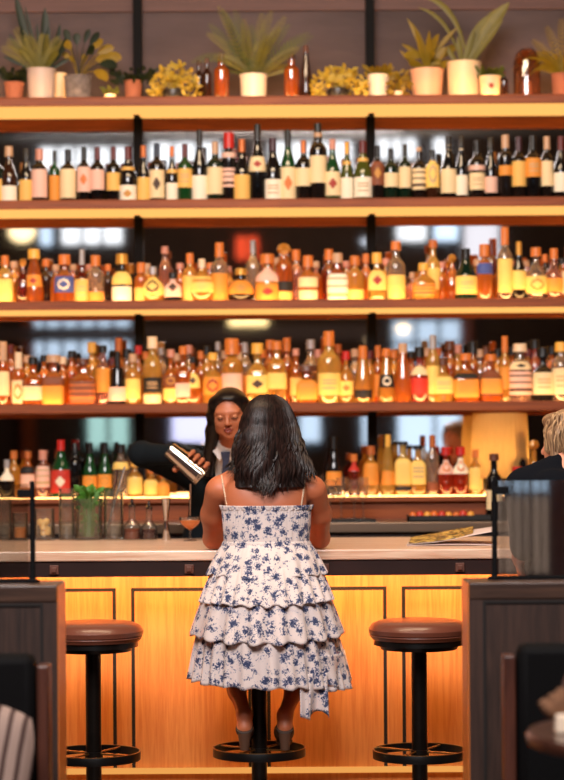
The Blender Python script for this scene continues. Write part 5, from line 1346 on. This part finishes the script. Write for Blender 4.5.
tl = nt.nodes.new('ShaderNodeBsdfTranslucent'); k_(cr.outputs[0], tl.inputs[0]); mx = nt.nodes.new('ShaderNodeMixShader'); mx.inputs[0].default_value = .18
k_(bs.outputs[0], mx.inputs[1]); k_(tl.outputs[0], mx.inputs[2]); k_(mx.outputs[0], nt.nodes['Material Output'].inputs[0])
def ring(name, z0, z1, c0, c1, r0, r1, n, amp, seed, gather=.01, hem=.010, nv=18, parent=None, extra=None, capz=False):
    rg = random.Random(seed); ph = [(rg.uniform(0, 2*PI), rg.randint(int(n*.6), int(n*1.3)), rg.uniform(.5, 1)) for _ in range(3)]
    g = MB(); NU = 240
    def fn(u, v):
        a = 2*PI*u
        w_ = sum(A*math.sin(kk*a + p) for p, kk, A in ph) / 2.0
        w_ = math.tanh(w_*1.6)
        fw = amp * (v**.8) * w_ + gather * (1 - v) * math.sin(n*3.3*a//1 * 0 + round(n*3)*a)
        rx = r0[0] + (r1[0] - r0[0])*(v**.8); ry = r0[1] + (r1[1] - r0[1])*(v**.8)
        cx = c0[0] + (c1[0] - c0[0])*v; cy = c0[1] + (c1[1] - c0[1])*v
        z = z0 + (z1 - z0)*v + hem*v*math.sin(ph[1][1]*a + ph[0][0]) + (extra(a, v) if extra else 0)
        return V((cx + rx*(1 + fw)*math.cos(a), cy + ry*(1 + fw)*math.sin(a), z))
    g.grid(fn, NU, nv, wrap=True)
    return g
dress = MB()
dr = ring('bodice', 1.196, 1.065, (-.060, 7.838), (-.060, 7.83), (.166, .118), (.158, .112), 26, .012, 3, gather=.012, hem=.002)
bo = mobj('dress_bodice', dr, toile, t1, solid=.003)
# ruffle edge of the bodice
dr = ring('edge', 1.208, 1.190, (-.060, 7.838), (-.060, 7.838), (.172, .124), (.167, .119), 34, .03, 5, gather=.03, hem=.003, nv=5)
mobj('neckline_ruffle', dr, toile, bo, solid=.002)
dr = ring('waist', 1.074, 1.060, (-.060, 7.83), (-.060, 7.83), (.161, .115), (.165, .118), 40, .02, 6, gather=.03, hem=.002, nv=4)
mobj('waist_ruffle', dr, toile, bo, solid=.002)
side = lambda am: (lambda a, v: am * v * math.cos(a)**2)
tiers = [
 (1.066, .945, (-.060, 7.83), (-.060, 7.82), (.160, .114), (.218, .175), 20, .06, 11, side(.010)),
 (.985, .848, (-.060, 7.82), (-.060, 7.805), (.190, .150), (.245, .215), 21, .065, 12, side(.008)),
 (.900, .712, (-.062, 7.82), (-.063, 7.86), (.218, .190), (.282, .290), 22, .060, 13, side(.015)),
 (.780, .548, (-.063, 7.86), (-.055, 7.88), (.245, .26), (.292, .300), 23, .065, 14, lambda a, v: v*(.012*math.cos(a)**2 - .03*max(0, math.cos(a + .45))**8)),
]
for (z0, z1, c0, c1, r0, r1, n, am, sd, ex) in tiers:
    mobj('skirt_tier', ring('tier', z0, z1, c0, c1, r0, r1, n, am, sd, gather=.008, hem=.005, nv=22, extra=ex), toile, t1, solid=.002)
# hanging end of the wrap at the right and the outer corner
g = MB()
def tail(u, v):
    x = .060 + .10*u + .012*v*math.sin(u*9); z = .60 - v*(.155 + .015*math.sin(u*7))
    return V((x, 7.615 + .02*math.sin(u*12)*v + .05*u, z))
g.grid(tail, 24, 14)
def corner(u, v):
    a = -.95 + 1.3*u; rr = 1 + .05*math.sin(a*17)*v
    return V((-.055 + (.285 + .022*v*math.sin(PI*u))*math.cos(a)*rr, 7.88 + .295*math.sin(a)*rr, .66 - v*(.08 + .055*math.sin(PI*u))))
g.grid(corner, 40, 14)
mobj('wrap_end', g, toile, t1, solid=.002)
# straps
for s, px0, px1 in ((-1, 227, 221), (1, 301, 306)):
    pts = []
    for i in range(10):
        tt = i/9; z = 1.202 + tt*.115; x = PX(px0 + (px1 - px0)*tt, 490, 7.75)
        y = surf_y(bodyf, x, z); y = (y if y is not None else 7.86) - .0035
        pts.append((x, y, z))
    g = MB(); g.tube(pts, .0032, 6)
    for i in range(0, 10): g.lathe([(.001, -.0045), (.0045, 0), (.001, .0045)], c=pts[i], n=8)
    tag(mobj('strap', g, mat('pale_beaded_strap', srgb(220, 190, 160), .4), t1), 'thin beaded shoulder strap')
# hair
hm = hairmat('dark_wavy_hair', srgb(14, 9, 8), srgb(50, 31, 26), .42)
prof = [(1.622, .012, .02), (1.612, .040, .045), (1.595, .064, .070), (1.57, .080, .092), (1.53, .096, .106), (1.48, .110, .108), (1.43, .122, .098), (1.38, .134, .084), (1.33, .148, .072), (1.28, .156, .064), (1.24, .140, .058), (1.20, .11, .05)]
def hull(z):
    for (z0, w0, d0), (z1, w1, d1) in zip(prof, prof[1:]):
        if z <= z0 and z >= z1:
            t = (z0 - z)/(z0 - z1); return w0 + (w1 - w0)*t, d0 + (d1 - d0)*t
    return (prof[0][1:] if z > prof[0][0] else prof[-1][1:])
hc = lambda z: (hd[0] - .002, hd[1] - .005 - max(0, (1.50 - z))*.44)
g = MB(); rh = random.Random(21)
def hm_fn(u, v):
    z = 1.621 - v*.345; w_, d_ = hull(z); c = hc(z); a = -PI/2 + (u - .5)*2*PI
    sq = .84 + .02*math.sin(u*80)
    fy = d_ if math.sin(a) < 0 else (d_*.75 if z > 1.5 else .02)
    fy = d_ if math.sin(a) < 0 else d_*max(0, min(1, (z - 1.42)/.12))*.8
    return V((c[0] + w_*sq*math.cos(a), c[1] + fy*sq*math.sin(a) , z))
g.grid(hm_fn, 60, 40, wrap=True)
for k in range(420):
    a0 = rh.uniform(-1.75, 1.75); outer = 1.0 if k % 3 else rh.uniform(.86, 1)
    zend = 1.236 + .022*rh.random() + (.085 if a0 < 0 else .055)*math.sin(a0)**2 + .02*abs(math.sin(a0))*rh.random()
    if rh.random() < .15: zend += rh.uniform(.02, .10)
    ph_ = 1.6*math.sin(3*a0) + 1.5*a0 + rh.uniform(-.6, .6); fr = rh.uniform(2.5, 2.8); am = rh.uniform(.011, .019)
    pts = []; rad = []; n_ = 26; r0 = rh.uniform(.0035, .0065)
    flip = rh.uniform(.0, .022)*(1 if a0 > 0 else -1) * abs(math.sin(a0))
    if a0 > .7 and rh.random() < .4: flip += .02
    for i in range(n_ + 1):
        t = i/n_; z = 1.616 + (zend - 1.616)*t
        w_, d_ = hull(z); c = hc(z); wv = am * max(0, t - .30)**.7
        a = a0*(1 - .12*t) + 0
        x = c[0] + w_*outer*math.sin(a) + wv*math.sin(fr*2*PI*t + ph_) + flip*max(0, t - .75)*4*t
        y = c[1] - d_*outer*math.cos(a) + wv*.8*math.cos(fr*2*PI*t + ph_*1.3)
        if math.cos(a) < 0 and z < 1.45: y = c[1] + .01*math.cos(a)
        pts.append((x, y, z)); rad.append(r0*(.8 + .5*math.sin(PI*min(1, t*1.05))) * (1 if t < .8 else max(.12, (1 - t)/.2)))
    g.tube(pts, rad, 5)
mobj('hair', g, hm, t1)

# ---- the bartender
sk2 = skinmat('brown_skin', srgb(178, 106, 72), .05)
t2 = thing('person', 'bartender in dark jacket, white collar and tie, looking down, pouring from a steel shaker', 'person', (0, 0, 0))
HB = V((-.222, 8.88, 1.568))
pitch, yaw, tilt = .24, -.10, -.04
Rm = (Matrix.Rotation(tilt, 3, 'Y') @ Matrix.Rotation(yaw, 3, 'Z') @ Matrix.Rotation(pitch, 3, 'X'))
ux, fw, up = Rm @ V((1, 0, 0)), Rm @ V((0, -1, 0)), Rm @ V((0, 0, 1))
LM = np.array([[ux[i], fw[i], up[i]] for i in range(3)])
HL = lambda u, v_, w_: HB + ux*(u*.98) + fw*(v_*.97) + up*(w_*.88)
f = Field((-.74, 8.70, .02), (.14, 9.42, 1.70), .0046)
def he(c, r, k=.02, sub=False): f.ell(HL(*c), (r[0]*.98, r[1]*.97, r[2]*.89), LM, k, sub)
# body core
f.ell((-.25, 9.21, .98), (.165, .12, .16), k=.05); f.ell((-.24, 9.20, 1.10), (.13, .09, .12), k=.05); f.ell((-.232, 9.19, 1.21), (.155, .10, .13), k=.05)
for s in (-1, 1):
    f.cap((-.230 + s*.03, 9.15, 1.375), (-.232 + s*.15, 9.18, 1.30), .035, .045, k=.04)
    f.chain([(-.25 + s*.09, 9.21, .93), (-.25 + s*.10, 9.20, .50), (-.25 + s*.10, 9.24, .09)], [.085, .055, .038], k=.04)
    f.cap((-.25 + s*.10, 9.25, .06), (-.25 + s*.12, 9.05, .045), .035, .03, k=.02)
f.cap((-.230, 9.12, 1.33), HL(0, -.02, -.06), .052, .047, k=.025)
# head and face
he((0, -.016, .030), (.073, .090, .076), .02); he((0, .018, -.030), (.059, .060, .082), .03)
he((0, .050, -.098), (.024, .022, .020), .025)
for s in (-1, 1):
    he((s*.036, .052, -.034), (.022, .020, .022), .02); he((s*.042, .01, -.075), (.018, .035, .022), .03)
    he((s*.074, -.008, -.012), (.008, .017, .028), .008)
he((0, .070, .020), (.052, .014, .011), .02)
for s in (-1, 1): he((s*.0305, .090, -.002), (.0165, .016, .010), .008, True)
for s in (-1, 1): he((s*.0305, .071, -.002), (.0145, .0125, .0115), .003)
f.cap(HL(0, .078, .012), HL(0, .098, -.030), .0065, .0095, k=.012)
for s in (-1, 1): he((s*.011, .090, -.034), (.0085, .009, .0065), .006)
he((0, .079, -.060), (.021, .011, .0065), .006); he((0, .076, -.0705), (.018, .011, .007), .006)
# pouring arm (her right, at the left of the photo)
sh, el = (-.395, 9.17, 1.30), (-.605, 9.03, 1.395)
DT = 8.80
TA, TB = P(169, 449, DT), P(199, 474, DT)
axd = (TB - TA).normalized(); nrm = V((-axd.z, 0, axd.x)); nrm = nrm if nrm.z > 0 else -nrm
cy = V((0, 1, 0)); Rt = .043
wr = TA + (TB - TA)*.28 + cy*.085 + nrm*.005
f.chain([sh, el], [.052, .038], k=.03); f.chain([el, tuple(wr)], [.037, .026], k=.02)
pc = TA + (TB - TA)*.62 + cy*.060 + nrm*.012
f.cap(tuple(wr), tuple(pc), .026, .028, k=.02)
Mx = np.array([[axd[i], nrm[i], cy[i]] for i in range(3)])
f.ell(pc, (.044, .040, .016), Mx, k=.014)
for i, tt in enumerate((.52, .68, .84, 1.0)):
    b0 = TA + (TB - TA)*tt
    pts = [b0 + cy*.052 + nrm*.028, b0 + cy*.026 + nrm*.055, b0 - cy*.010 + nrm*.0545, b0 - cy*.038 + nrm*.034]
    ln = (1, 1, 1, .8)[i]
    pts[3] = pts[2] + (pts[3] - pts[2])*ln
    f.chain([tuple(p) for p in pts], [.0105, .010, .0095, .0078], k=.004)
b0 = TA + (TB - TA)*.45
f.chain([tuple(b0 + cy*.055 - nrm*.01), tuple(b0 + cy*.035 - nrm*.050), tuple(b0 - cy*.005 - nrm*.053)], [.014, .012, .009], k=.006)
# other arm, hand resting at the back of the bar
f.chain([(-.068, 9.17, 1.30), (.005, 9.13, BZ + .075), (-.02, 8.88, BZ + .035)], [.05, .038, .025], k=.02)
hand(f, (-.02, 8.88, BZ + .03), (-.3, -1, 0), (0, 0, -1), side=-1, curl=.25)
skin_obj('body', f, sk2, t2)
# jacket
jm = mat('dark_navy_jacket', srgb(11, 20, 26), .85, bump=.3, bscale=90, spec=.2)
j = Field((-.76, 8.72, .86), (.16, 9.44, 1.46), .0055)
j.ell((-.25, 9.21, 1.00), (.195, .145, .17), k=.05); j.ell((-.24, 9.20, 1.12), (.165, .118, .13), k=.05); j.ell((-.232, 9.19, 1.21), (.175, .120, .145), k=.05)
for s in (-1, 1): j.cap((-.230 + s*.04, 9.15, 1.352), (-.232 + s*.16, 9.18, 1.305), .043, .058, k=.03)
w2 = tuple(wr + (V(el) - wr)*.12)
j.chain([sh, el], [.064, .050], k=.03); j.chain([el, w2], [.050, .042], k=.03)
j.chain([(-.068, 9.17, 1.30), (.005, 9.13, BZ + .078), (-.015, 8.95, BZ + .052)], [.066, .055, .042], k=.03)
q = Field((-.76, 8.72, .86), (.16, 9.44, 1.46), .0055)
q.chain([(-.226, 9.02, 1.44), (-.222, 9.02, 1.34), (-.218, 9.02, 1.19)], [.080, .055, .006], k=.01)
j.G = np.maximum(j.G, -q.G)
q = Field((-.76, 8.72, .86), (.16, 9.44, 1.46), .0055); q.cap((-.23, 9.12, 1.30), tuple(HL(0, -.02, -.04)), .060, .058, k=.01)
j.G = np.maximum(j.G, -q.G)
skin_obj('jacket', j, jm, t2)
# trousers, shoes
q = Field((-.46, 9.06, .05), (-.04, 9.38, 1.02), .008)
q.ell((-.25, 9.21, .95), (.178, .13, .10), k=.05)
for s in (-1, 1): q.chain([(-.25 + s*.09, 9.21, .90), (-.25 + s*.10, 9.20, .50), (-.25 + s*.10, 9.24, .10)], [.096, .075, .065], k=.03)
skin_obj('trousers', q, mat('black_cloth', srgb(18, 18, 20), .8), t2)
for s in (-1, 1):
    g = MB(); g.lathe([(.001, 0), (.045, 0), (.048, .02), (.042, .06), (.03, .085), (.001, .09)], c=(-.25 + s*.11, 9.14, 0), n=20, sx=1, sy=2.9); mobj('shoe', g, M_black, t2)
# white shirt front, collar, tie
q = Field((-.36, 8.86, 1.12), (-.10, 9.25, 1.50), .004)
q.ell((-.232, 9.19, 1.21), (.163, .108, .138), k=.04)
for s in (-1, 1): q.cap((-.230 + s*.03, 9.15, 1.372), (-.232 + s*.12, 9.18, 1.315), .038, .047, k=.03)
q.cap((-.230, 9.12, 1.33), tuple(V((-.230, 9.12, 1.33))*.45 + HL(0, -.02, -.06)*.55), .060, .055, k=.02)
q.half((0, 9.17, 0), (0, 1, 0)); 
wm = mat('white_shirt', srgb(232, 222, 214), .8)
skin_obj('shirt', q, wm, t2)
cp = lambda px, py, D: P(px, py, D)
g = MB()
for (a_, b_, c_, d_) in (((216, 440), (213, 451), (220, 461), (226, 450)), ((238, 444), (240, 456), (231, 463), (226, 451))):
    pts = [cp(*a_, 9.00), cp(*b_, 8.985), cp(*c_, 9.00), cp(*d_, 8.965)]
    g.add(pts, [(0, 1, 2, 3)])
mobj('collar', g, wm, t2, smooth=False, solid=.006)
tm = mat('navy_patterned_tie', srgb(44, 54, 78), .6, var=.5, vscale=120)
g = MB(); a_ = [cp(220.5, 452, 8.955), cp(230.5, 452, 8.955), cp(229, 461, 8.97), cp(222.5, 461, 8.97), cp(233, 500, 9.02), cp(220, 500, 9.02)]
g.add(a_, [(3, 2, 1, 0), (5, 4, 2, 3)]); mobj('tie', g, tm, t2, smooth=False, solid=.012, bevel=.003)
# face pieces
bm_ = mat('dark_brow', srgb(24, 14, 11), .8); lm = mat('rose_lips', srgb(142, 66, 58), .4); lidm = mat('bronze_eyelid', srgb(176, 112, 78), .3, .15)
for s in (-1, 1):
    g = MB(); g.tube([HL(s*.014, .0795, .014), HL(s*.028, .0795, .0205), HL(s*.042, .071, .0185), HL(s*.050, .060, .012)], [.0022, .003, .0026, .001], 6); mobj('eyebrow', g, bm_, t2)
    g = MB(); g.tube([HL(s*.0165, .0805, -.0075), HL(s*.024, .0845, -.0105), HL(s*.0305, .0848, -.0115), HL(s*.037, .0825, -.0105), HL(s*.0455, .074, -.007)], [.0009, .0018, .002, .0019, .001], 6); mobj('eyelashes', g, bm_, t2)
    g = MB()
    def lid(u, v, s=s):
        a = (u - .5)*2.2; e_ = (v - .3)*1.6
        c = HL(s*.0305, .071, -.002)
        return c + ux*(.0149*math.sin(a)*math.cos(e_)) + fw*(.0131*math.cos(a)*math.cos(e_)) + up*(.0107*math.sin(e_))
    g.grid(lid, 10, 8); mobj('eyelid', g, lidm, t2)
g = MB()
g.tube([HL(-.0215, .079, -.0625), HL(-.010, .0885, -.0585), HL(-.003, .0905, -.0575), HL(0, .0900, -.0585), HL(.003, .0905, -.0575), HL(.010, .0885, -.0585), HL(.0215, .079, -.0625)], [.001, .0032, .004, .0036, .004, .0032, .001], 8)
g.tube([HL(-.019, .079, -.0645), HL(-.009, .0865, -.0700), HL(0, .088, -.0715), HL(.009, .0865, -.0700), HL(.019, .079, -.0645)], [.001, .0042, .005, .0042, .001], 8)
mobj('lips', g, lm, t2)
# hair
q = Field((-.40, 8.74, 1.16), (-.05, 9.38, 1.70), .0045)
q.ell(HL(0, -.022, .032), (.079, .095, .0745), LM, .02)
q.ell(HL(0, .030, .078), (.052, .038, .020), LM, .03)
for s in (-1, 1):
    q.chain([tuple(HL(s*.066, .010, .050)), tuple(HL(s*.078, -.020, -.02)), tuple(HL(s*.086, -.04, -.10) + V((0, .02, 0))), tuple(V((-.228 + s*.098, 9.06, 1.31)))], [.020, .020, .026, .026], k=.03)
q.chain([tuple(HL(0, -.08, 0)), (-.228, 9.12, 1.40), (-.228, 9.30, 1.24)], [.06, .065, .05], k=.05)
ff = Field((-.40, 8.74, 1.16), (-.05, 9.38, 1.70), .0045); ff.ell(HL(0, .080, -.016), (.062, .078, .084), LM, .01)
q.G = np.maximum(q.G, -ff.G)
hm2 = hairmat('black_hair', srgb(10, 8, 8), srgb(34, 22, 18), .32)
ho = skin_obj('hair', q, hm2, t2)
# shaker tin
t = thing('cocktail_shaker', 'polished steel shaker tin tilted in the hand of the bartender above the cocktail', 'shaker', tuple(TA))
zax = (TA - TB).normalized()
Rz = zax.to_track_quat('Z', 'Y').to_matrix()
LT = (TB - TA).length + .012
g = MB(); g.lathe([(.001, 0.0), (.030, 0), (.033, -.006), (Rt*1.03, -LT), (Rt*1.07, -LT - .003), (Rt*1.03, -LT - .005), (Rt*.98, -LT), (.028, -.01), (.001, -.01)], n=44, rot=Rz); mobj('tin', g, M_chrome, t)
g = MB()
for zz in (-.012, -LT + .012, -LT + .004): g.lathe([(.0335 + (-zz)/LT*(Rt*1.03 - .033) + .0002, zz), (.0335 + (-zz)/LT*(Rt*1.03 - .033) + .0014, zz - .002), (.0335 + (-zz)/LT*(Rt*1.03 - .033) + .0002, zz - .004)], n=44, rot=Rz, caps=False)
mobj('rim_band', g, M_chrome, t)

# ---- guest at the far right
hx = (1.075, 7.93, 1.432)
sk3 = skinmat('light_skin', srgb(222, 150, 118))
t3, f = figure_seated(1.08, hx, sk3, None, None, 'g', 'guest with light hair and dark sweater at the right edge, seen behind the glass screen', (.77, 7.60, .29), (1.41, 8.46, 1.60), h=.0065)
yw = Matrix.Rotation(.75, 3, 'Z'); gu, gf, gp = yw @ V((1, 0, 0)), yw @ V((0, 1, 0)), V((0, 0, 1))
GM = np.array([[gu[i], gf[i], gp[i]] for i in range(3)]); GH = V(hx); G_ = lambda u, v_, w_: GH + gu*u + gf*v_ + gp*w_
f.ell(G_(0, 0, .02), (.074, .092, .088), GM, .03); f.ell(G_(0, .035, -.045), (.056, .058, .07), GM, .03)
f.cap(tuple(G_(0, .09, .0)), tuple(G_(0, .112, -.035)), .009, .013, k=.015); f.ell(G_(0, .085, -.062), (.02, .012, .012), GM, .01)
for s in (-1, 1): f.ell(G_(s*.075, 0, -.015), (.008, .018, .03), GM, .008)
gel = {-1: ((.800, 7.83, 1.03), (.885, 7.985, .995)), 1: ((1.305, 8.055, BZ + .045), (1.18, 8.24, BZ + .034))}
for s in (-1, 1):
    shp = (1.08 + s*.185, 7.862, 1.262); e_, w_ = gel[s]
    if s < 0: e_ = (.905, 7.82, 1.055); w_ = (.892, 7.93, 1.000)
    f.chain([shp, e_, w_], [.046, .036, .024], k=.03)
    hand(f, w_, (.1, .8, -.5) if s < 0 else (-.75, .65, 0), (.9, 0, 0) if s < 0 else (0, 0, -1), side=1, curl=.3)
    kn = (1.08 + s*.12, 8.14, .745); f.chain([(1.08 + s*.085, 7.82, .86), kn], [.088, .058], k=.05)
    an = (1.08 + s*.07, 7.82, .415); f.chain([kn, an], [.054, .034], k=.03); f.cap((an[0], an[1], .36), (an[0], 7.98, .335), .03, .024, k=.02)
skin_obj('body', f, sk3, t3)
j = Field((.75, 7.58, .80), (1.43, 8.40, 1.44), .0065)
j.ell((1.08, 7.80, .90), (.185, .145, .12), k=.05); j.ell((1.08, 7.82, 1.03), (.15, .115, .15), k=.05); j.ell((1.08, 7.845, 1.18), (.172, .125, .15), k=.05)
for s in (-1, 1): j.ell((1.08 + s*.08, 7.80, 1.235), (.085, .056, .10), k=.04)
for s in (-1, 1):
    e_, w_ = gel[s]
    if s < 0: e_ = (.905, 7.82, 1.055); w_ = (.896, 7.87, 1.030)
    j.cap((1.08 + s*.035, 7.875, 1.35), (1.08 + s*.165, 7.868, 1.285), .048, .058, k=.03)
    w3 = tuple(V(e_)*.25 + V(w_)*.75)
    j.chain([(1.08 + s*.185, 7.862, 1.262), e_, w3], [.066, .054, .042], k=.03)
skin_obj('sweater', j, mat('navy_sweater', srgb(12, 15, 22), .95, bump=.4, bscale=120, spec=.15), t3)
q = Field((.79, 7.62, .33), (1.39, 8.26, .98), .008); q.ell((1.08, 7.80, .875), (.178, .138, .11), k=.05)
for s in (-1, 1): q.chain([(1.08 + s*.085, 7.82, .86), (1.08 + s*.12, 8.14, .745), (1.08 + s*.07, 7.82, .43)], [.096, .068, .05], k=.03)
skin_obj('trousers', q, mat('black_cloth', srgb(18, 18, 20), .8), t3)
q = Field((.95, 7.76, 1.28), (1.21, 8.10, 1.58), .0045)
q.ell(G_(0, -.016, .03), (.088, .098, .092), GM, .02); q.ell(G_(0, -.07, -.04), (.065, .05, .07), GM, .04); q.ell(G_(0, .05, .085), (.06, .05, .03), GM, .03)
for s in (-1, 1): q.cap(tuple(G_(s*.075, .01, .03)), tuple(G_(s*.078, -.01, -.06)), .02, .018, k=.03)
ff = Field((.95, 7.76, 1.28), (1.21, 8.10, 1.58), .0045); ff.ell(G_(0, .085, -.03), (.062, .07, .095), GM, .01); q.G = np.maximum(q.G, -ff.G)
go = skin_obj('hair', q, hairmat('ash_blond_hair', srgb(84, 58, 40), srgb(190, 150, 112), .45), t3)
g = MB()
for k in range(90):
    a0 = rh.uniform(-PI, PI)
    if abs(a0) < .9: continue
    pts = []
    for i in range(12):
        e_ = 1.5 - i*.19; rr_ = .010*math.sin(i*1.0 + k*.7)
        pts.append(G_(.092*math.cos(e_)*math.sin(a0) + rr_, -.016 + .102*math.cos(e_)*math.cos(a0), .03 + .095*math.sin(e_) - (.02 if i > 9 else 0)))
    g.tube(pts, [.005]*10 + [.004, .001], 5)
mobj('hair_lock', g, hairmat('ash_blond_strands', srgb(110, 80, 56), srgb(215, 175, 130), .4), go)
for s in (-1, 1):
    q = Field((1.08 + s*.07 - .07, 7.74, .28), (1.08 + s*.07 + .07, 8.08, .47), .006)
    q.cap((1.08 + s*.07, 7.81, .37), (1.08 + s*.07, 7.99, .338), .040, .035, k=.02); q.cap((1.08 + s*.07, 7.82, .37), (1.08 + s*.07, 7.82, .43), .038, .042, k=.02)
    q.half((0, 0, .303), (0, 0, -1)); q.half((0, 0, .44), (0, 0, 1)); skin_obj('shoe', q, M_black, t3, it=1)
stool(573, 'round bar stool under the guest at the right edge, hidden by the half wall')
